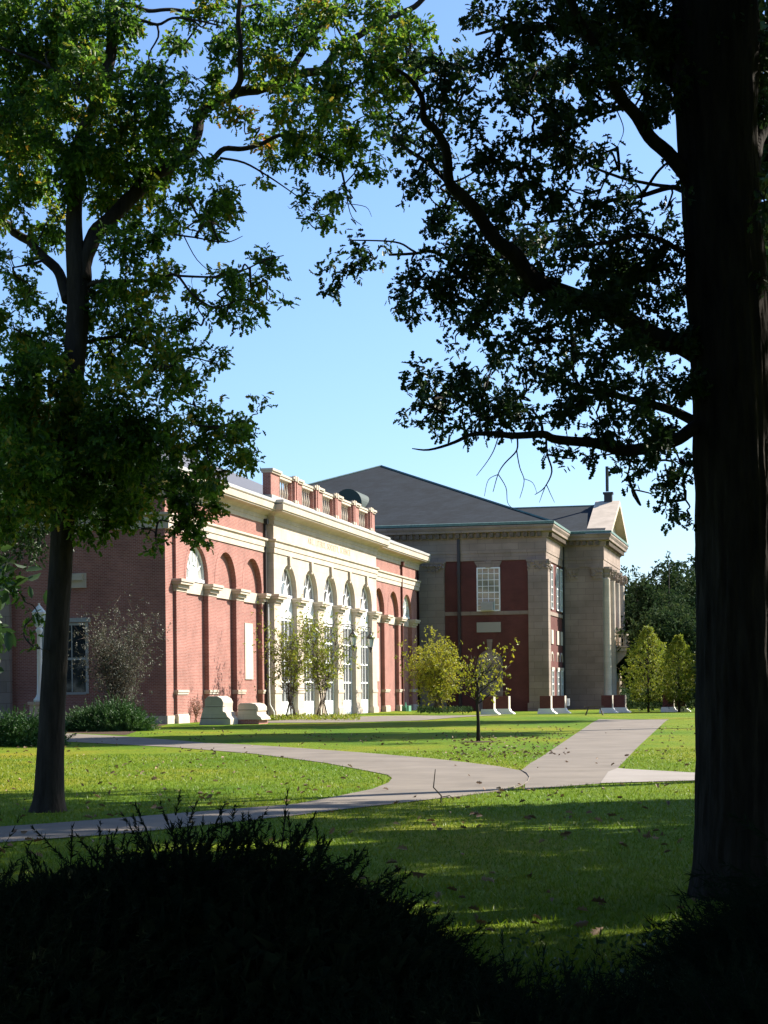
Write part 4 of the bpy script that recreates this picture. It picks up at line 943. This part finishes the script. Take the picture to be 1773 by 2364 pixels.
# the wood behind, right
wood = [(1472, 196, 14.5, 4.2, 'rounded dark tree touching the portico, left end of the wood'), (1500, 205, 16.5, 4.6, 'broad dark tree behind the tall pyramid-shaped tree'), (1548, 200, 17.0, 4.8, 'highest rounded tree of the wood, left of the spruce'),
        (1600, 208, 16.5, 5.0, 'dark tree of the wood beside the near oak trunk'), (1452, 225, 13.0, 4.0, 'small tree half hidden by the portico'), (1650, 215, 17, 5.5, 'rightmost dark tree of the wood behind the near oak trunk'), (1525, 185, 9.0, 4.0, 'low dark tree between the two pyramid-shaped trees'), (1585, 186, 9.5, 4.0, 'low dark tree at the right foot of the wood')]
for i, (px, Z, H, R, lb) in enumerate(wood):
    q = at(px, 1590, Z); crown_tree('broadleaf_tree', lb, (q.x, q.y, DROP), H, R, H * .52, LEAF_B, .42, 1500, 40 + i, 'dark trees of the wood behind the portico', .3, 12, squash=1.35)
def pyramid_tree(px, py, H, R, lb, seed, zb):
    q = gnd(px, py, -.15); t = thing('pyramidal_tree', lb, 'tree', (q.x, q.y, ground_z(q.x, q.y)), 0, 'yellow-green pyramid-shaped trees right of the portico')
    b = MB(); b.tube([(0, 0, -.1), (0, 0, zb + 1), (0, 0, H * .9)], [.11, .09, .02], 8)
    g = np.random.default_rng(seed); n = 1500
    z = zb + (H - zb) * g.random(n) ** 1.15; u = (z - zb) / (H - zb); prof = np.sin(np.pi * np.clip(u * .80 + .18, 0, 1)) ** .8 * np.where(u > .75, (1 - u) / .25 * .6 + .4, 1)
    a = g.random(n) * 2 * np.pi; rr = R * prof * (.45 + .6 * g.random(n)) * (1 + .16 * np.sin(a * 5 + z * 2))
    cen = np.stack([rr * np.cos(a), rr * np.sin(a), z], 1); ax = unit(np.stack([np.cos(a), np.sin(a), np.full(n, .5)], 1) + g.normal(size=(n, 3)) * .3)
    for i in range(0, 60): b.tube([(0, 0, max(zb, cen[i][2] - .8)), tuple(cen[i])], [.025, .006], 4)
    b.build('trunk', BARK_L, t, smooth=True)
    p, d, s = sprigs(cen, ax, 7, .25, .14); leaves_mesh('crown', p, d, s, LEAF_G, t, shape=SIMPLE)
pyramid_tree(1497, 1641, 6.9, 1.85, 'taller pyramid-shaped yellow-green tree right beside the portico', 61, .9)
pyramid_tree(1568, 1641, 6.1, 1.35, 'narrower pyramid-shaped yellow-green tree next to the near oak trunk', 62, .9)
def spruce(px, Z, H, R, lb, seed):
    q = at(px, 1590, Z); t = thing('spruce_tree', lb, 'tree', (q.x, q.y, DROP)); g = np.random.default_rng(seed)
    b = MB(); b.tube([(0, 0, 0), (0, 0, H)], [.3, .02], 8)
    P0 = []; P1 = []; W = []
    z = 1.0
    while z < H - .3:
        r = R * (1 - z / H) ** .75
        for k in range(int(6 + 4 * r / R)):
            a = g.random() * 6.283; L = r * (.75 + .4 * g.random()); end = np.array([L * math.cos(a), L * math.sin(a), -.18 * L + .12])
            st = np.array([0, 0, z]); b.tube([tuple(st), tuple(st + end)], [.035, .01], 4)
            m = 70; tt = .15 + .85 * g.random(m); pp = st + end * tt[:, None]; dd = unit(end + g.normal(size=(m, 3)) * L * .38 + np.array([0, 0, -.25 * L]))
            P0.append(pp); P1.append(pp + dd * (.38 + .3 * g.random(m))[:, None]); W.append(np.full(m, .13))
        z += .38
    b.build('trunk', BARK, t)
    blades_mesh('crown', np.concatenate(P0), np.concatenate(P1), np.concatenate(W), leaf_mat('spruce_needles', [(0., (.012, .028, .018)), (.6, (.02, .042, .024)), (1., (.04, .065, .03))], .1), t)
spruce(1690, 150, 21, 3.3, 'dark spruce with ragged drooping tips beside the near oak trunk', 71)

# ------------------------------------------------------------------ multi-stem shrubs by the hall
def stem_shrub(name, lb, base, H, R, nst, leafm, size, nspr, seed, group=None, vase=.6, per=5, zmin=.4, bark=TWIG, sr=.03, cat='shrub'):
    g = np.random.default_rng(seed); t = thing(name, lb, cat, base, 0, group); b = MB(); tips = []
    for k in range(nst):
        a = k * 2.4 + g.normal() * .3; out = R * (.25 + .75 * g.random()); h = H * (.72 + .3 * g.random())
        p = [np.array([.2 * R * math.cos(a), .2 * R * math.sin(a), 0])]; n = 6
        for j in range(1, n + 1):
            u = j / n; p.append(np.array([math.cos(a), math.sin(a), 0]) * out * (u ** (1 / vase) if vase < 1 else u) + np.array([0, 0, h * u ** .85]) + g.normal(size=3) * .04 * H * u * .5)
        b.tube([tuple(q) for q in p], list(np.linspace(sr, .006, n + 1)), 5)
        for j in range(2, n + 1):
            for _ in range(3):
                e = p[j] + g.normal(size=3) * R * .28 + np.array([0, 0, .1 * H]); b.tube([tuple(p[j]), tuple((p[j] + e) / 2 + g.normal(size=3) * .03), tuple(e)], [.012, .009, .004], 4); tips.append(p[j] * .4 + e * .6); tips.append(e)
    b.build('stems', bark, t, smooth=True)
    tips = np.array(tips); tips = tips[tips[:, 2] > zmin * H]
    idx = g.integers(0, len(tips), nspr); cen = tips[idx] + g.normal(size=(nspr, 3)) * .16 * R
    p, d, s = sprigs(cen, unit(g.normal(size=(nspr, 3)) + np.array([0, 0, .4])), per, size * 1.8, size); leaves_mesh('foliage', p, d, s, leafm, t, shape=SIMPLE)
    return t
GS = 'loose multi-stem shrubs along the hall'
def gb(px, py, dz=0): q = gnd(px, py); return (q.x, q.y, dz)
stem_shrub('garden_shrub', 'loose green shrub with many thin stems before the first arched door', gb(672, 1662), 5.3, 1.9, 17, LEAF_G, .15, 560, 81, GS, .7, sr=.02, zmin=.42)
stem_shrub('garden_shrub', 'loose yellowish-green shrub with bare lower stems before the third arched door', gb(744, 1660), 5.6, 2.2, 18, LEAF_G, .15, 650, 82, GS, .7, sr=.02, zmin=.38)
stem_shrub('garden_shrub', 'dense yellow-green shrub at the right end of the hall', gb(1012, 1645), 4.5, 2.2, 18, LEAF_Y, .17, 1700, 83, GS, .8, zmin=.12)
stem_shrub('garden_shrub', 'grey-green twiggy bush against the dark end wall, right of the left oak', gb(270, 1677), 4.8, 1.9, 22, LEAF_O, .09, 2400, 84, GS, .8, zmin=.15)
stem_shrub('garden_shrub', 'small bare reddish shrub at the foot of the first brick pier', gb(452, 1668), 1.25, .5, 9, LEAF_O, .05, 40, 85, GS, .8, sr=.014, bark=mat('red_twig', (.28, .15, .10)))
# sapling on the lawn
sg_ = gnd(1104, 1713)
sap = thing('sapling', 'young thin tree with sparse yellowing leaves standing alone on the lawn by the path', 'tree', (sg_.x, sg_.y, 0))
b = MB(); g = np.random.default_rng(91)
b.tube([(0, 0, -.05), (.01, 0, .6), (-.02, 0, 1.25), (.02, 0, 1.7), (-.1, 0, 2.1), (-.2, .1, 2.75)], [.075, .055, .05, .042, .03, .01], 8)
tips = []
for k in range(17):
    z0 = 1.2 + .06 * k; a = k * 2.4; sgn_ = g.uniform(.55, 1.0); L = sgn_ * (1.45 - .02 * k)
    e = np.array([math.cos(a) * L, math.sin(a) * L, z0 + .12 + g.random() * .95]); s0 = np.array([0, 0, z0]); m_ = s0 * .5 + e * .5 + np.array([0, 0, -.12])
    b.tube([tuple(s0), tuple(m_), tuple(e)], [.02, .013, .005], 5); tips += [m_ * .6 + e * .4, e, m_]
    for _ in range(3):
        e2 = m_ + g.normal(size=3) * .42 + np.array([0, 0, .15]); b.tube([tuple(m_), tuple(e2)], [.009, .003], 4); tips.append(e2)
b.build('trunk', BARK_L, sap, smooth=True)
tips = np.array(tips); idx = g.integers(0, len(tips), 190); cen = tips[idx] + g.normal(size=(190, 3)) * .12
p, d, s = sprigs(cen, unit(g.normal(size=(190, 3))), 4, .16, .10); leaves_mesh('crown', p, d, s, LEAF_Y, sap, shape=SIMPLE)
mr_ = MB(); mr_.lathe((sg_.x, sg_.y, 0), [(.01, .03), (.35, .025), (.62, .008)], 18); tag(mr_.build('mulch_ring', MULCH), None, None, kind='structure')

# ------------------------------------------------------------------ junipers
def juniper(lb, base, rx, ry, H, n, seed, m, group='spreading junipers in the foreground', L=.34, width=.012, nm='juniper', per=46, lean=(0, 0), shape=None):
    g = np.random.default_rng(seed); t = thing(nm, lb, 'shrub', base, 0, group)
    a = g.random(n) * 2 * np.pi; r = np.sqrt(g.random(n)); x = r * np.cos(a); y = r * np.sin(a)
    top = H * np.clip(1 - r ** 2.6, 0.03, 1) * np.clip(.80 + .2 * np.sin(x * 5 + seed) * np.cos(y * 4 + seed) + .09 * g.normal(size=n), .3, 1.02)
    top = np.maximum(top, .05)
    if shape is not None: top = top * shape(x)
    z = top * (.72 + .28 * g.random(n))
    out = unit(np.stack([x * 1.1 + lean[0], y * 1.1 + lean[1], np.full(n, .55)], 1) + g.normal(size=(n, 3)) * .42)
    st = np.stack([x * rx, y * ry, z], 1); LL = L * (.5 + g.random(n))
    en = st + out * LL[:, None]; en[:, 2] += .12 * LL
    b = MB()
    for i in range(0, n, 4):
        mid = st[i] * .5 + np.array([0, 0, -.05]); b.tube([tuple(st[i] * np.array([.6, .6, .15])), tuple(st[i] - out[i] * .1), tuple(en[i] * .6 + st[i] * .4)], [.008, .005, .002], 4)
    b.build('stems', BARK, t)
    tt = g.random((n, per)); P = st[:, None] + (en - st)[:, None] * tt[..., None]
    dd = unit(out[:, None] * 1.0 + g.normal(size=(n, per, 3)) * .55); ln_ = (.055 + .07 * g.random((n, per))) * (1.15 - tt * .6) * (L / .34)
    P0 = P.reshape(-1, 3); P1 = (P + dd * ln_[..., None]).reshape(-1, 3)
    blades_mesh('foliage', P0, P1, np.full(len(P0), width), m, t)
    # dense dark inner mass of twigs and needles
    k = int(n * 10); a = g.random(k) * 2 * np.pi; r = np.sqrt(g.random(k)); x = r * np.cos(a); y = r * np.sin(a)
    tp = H * np.clip(1 - r ** 2.6, 0.02, 1) * .8
    if shape is not None: tp = tp * shape(x)
    c = np.stack([x * rx, y * ry, tp * g.random(k) ** .4], 1); dd = unit(g.normal(size=(k, 3)))
    blades_mesh('inner_foliage', c - dd * .1, c + dd * .16, np.full(k, .07), m, t)
    return t
def tilt(lo, hi): return lambda x: lo + (hi - lo) * np.clip((x + 1) / 2, 0, 1)
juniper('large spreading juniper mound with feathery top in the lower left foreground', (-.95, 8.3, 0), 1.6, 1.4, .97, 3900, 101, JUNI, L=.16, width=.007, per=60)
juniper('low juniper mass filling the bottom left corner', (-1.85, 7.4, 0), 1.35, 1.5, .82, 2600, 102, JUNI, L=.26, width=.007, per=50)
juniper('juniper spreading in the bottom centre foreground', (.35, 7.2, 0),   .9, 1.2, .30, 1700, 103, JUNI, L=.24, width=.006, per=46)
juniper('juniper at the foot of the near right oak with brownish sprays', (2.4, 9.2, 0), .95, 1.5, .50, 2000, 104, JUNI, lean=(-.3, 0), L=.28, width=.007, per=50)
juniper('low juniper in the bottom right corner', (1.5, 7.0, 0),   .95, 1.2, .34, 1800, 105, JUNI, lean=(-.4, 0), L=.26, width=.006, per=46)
juniper('leggy juniper sending thin branches across the lawn beside the near oak', (2.45, 11.0, 0), .45, .6, .66, 20, 106, JUNI, lean=(-1.3, 0), L=.5, width=.009, per=60)
GJ = 'low green junipers by the hall'
jq = gb(250, 1688); juniper('bright green low juniper under the grey-green bush', (jq[0], jq[1], 0), 1.9, 1.1, 1.15, 700, 107, JUNI_G, GJ, L=.5, width=.026, per=44)
jq = gb(40, 1722); juniper('dark low juniper at the far left beside the lamp pedestal', (jq[0], jq[1], 0), 1.5, 1.0, .9, 500, 108, JUNI_G, GJ, L=.45, width=.026, per=40)

# ------------------------------------------------------------------ ground cover, grass, fallen leaves
def scatter_px(n, x0, x1, Z0, Z1, power=1.0):
    u = rng.random(n) ** power; Zs = Z0 + (Z1 - Z0) * u; xs = (x0 + (x1 - x0) * rng.random(n) - CX) / FPX * Zs
    return xs, Zs
def grass():
    xs, ys = scatter_px(120000, -60, 1850, 9.5, 50, 1.9)
    keep = np.array([not any(inside(pl, x, y) for pl in PATHS) for x, y in zip(xs, ys)])
    xs, ys = xs[keep], ys[keep]; n = len(xs)
    P0 = np.stack([xs, ys, np.full(n, -.005)], 1); h = .025 + .035 * rng.random(n)
    P1 = P0 + np.stack([rng.normal(size=n) * .022, rng.normal(size=n) * .022, h], 1)
    o = blades_mesh('grass', P0, P1, .006 + .0003 * ys, GRASSB); tag(o, 'short mown grass blades covering the near lawn', 'grass', kind='stuff')
grass()
def fallen():
    xs, ys = scatter_px(2000, 0, 1850, 12, 85, .9); k = (noise_arr(xs, ys) > .1) | (rng.random(2000) < .3); xs, ys = xs[k], ys[k]
    xa, ya = scatter_px(260, 1040, 1330, 44, 66); xs = np.concatenate([xs, xa]); ys = np.concatenate([ys, ya])
    k = np.array([(not any(inside(pl, x, y) for pl in PATHS)) or rng.random() < .12 for x, y in zip(xs, ys)]); xs, ys = xs[k], ys[k]; n = len(xs)
    p = np.stack([xs, ys, np.full(n, .045)], 1); d = unit(np.stack([rng.normal(size=n), rng.normal(size=n), rng.normal(size=n) * .35], 1))
    o = leaves_mesh('fallen_leaves', p, d, .06 + .07 * rng.random(n), FALLEN, None, fold=.6); tag(o, 'dry brown and pale fallen leaves scattered over lawn and paths', 'fallen leaves', kind='stuff')
def noise_arr(xs, ys): return np.array([noise.noise(Vector((x * .35, y * .12, 0))) for x, y in zip(xs, ys)])
fallen()
def cover(name, lb, pxa, pxb, ya, yb, n, m, h=.25, size=.09):
    pts = []
    for _ in range(n):
        q = gnd(rng.uniform(pxa, pxb), rng.uniform(ya, yb)); pts.append((q.x, q.y, rng.uniform(.02, h)))
    p = np.array(pts); d = unit(rng.normal(size=(n, 3)) + np.array([0, 0, .6])); o = leaves_mesh(name, p, d, size * (.6 + .8 * rng.random(n)), m, None, shape=SIMPLE)
    tag(o, lb, 'ground cover', kind='stuff')
cover('ground_cover', 'low leafy ground cover in the bed under the two loose shrubs', 625, 830, 1656, 1664, 2600, LEAF_G, .22, .13)
cover('ground_cover', 'low leafy ground cover at the right end of the hall', 965, 1090, 1641.5, 1646, 2200, LEAF_B, .35, .16)
cover('hedge_planting', 'dark low planting in front of the far trees and portico end', 1435, 1620, 1631, 1637, 4200, LEAF_B, 1.6, .3)
def near_weeds():
    n = 9000; xs, ys = scatter_px(n, -40, 1800, 5.6, 11); k = noise_arr(xs * 4, ys * 8) > .0; xs, ys = xs[k], ys[k]; n = len(xs)
    p = np.stack([xs, ys, .02 + .2 * rng.random(n)], 1); d = unit(rng.normal(size=(n, 3)) + np.array([0, 0, .5]))
    o = leaves_mesh('low_weeds', p, d, .03 + .03 * rng.random(n), leaf_mat('weed_leaf', [(0., (.03, .06, .02)), (.6, (.05, .10, .025)), (1., (.10, .15, .03))], .3), None, shape=SIMPLE)
    tag(o, 'dark low weeds and ivy between the foreground junipers', 'ground cover', kind='stuff')
near_weeds()
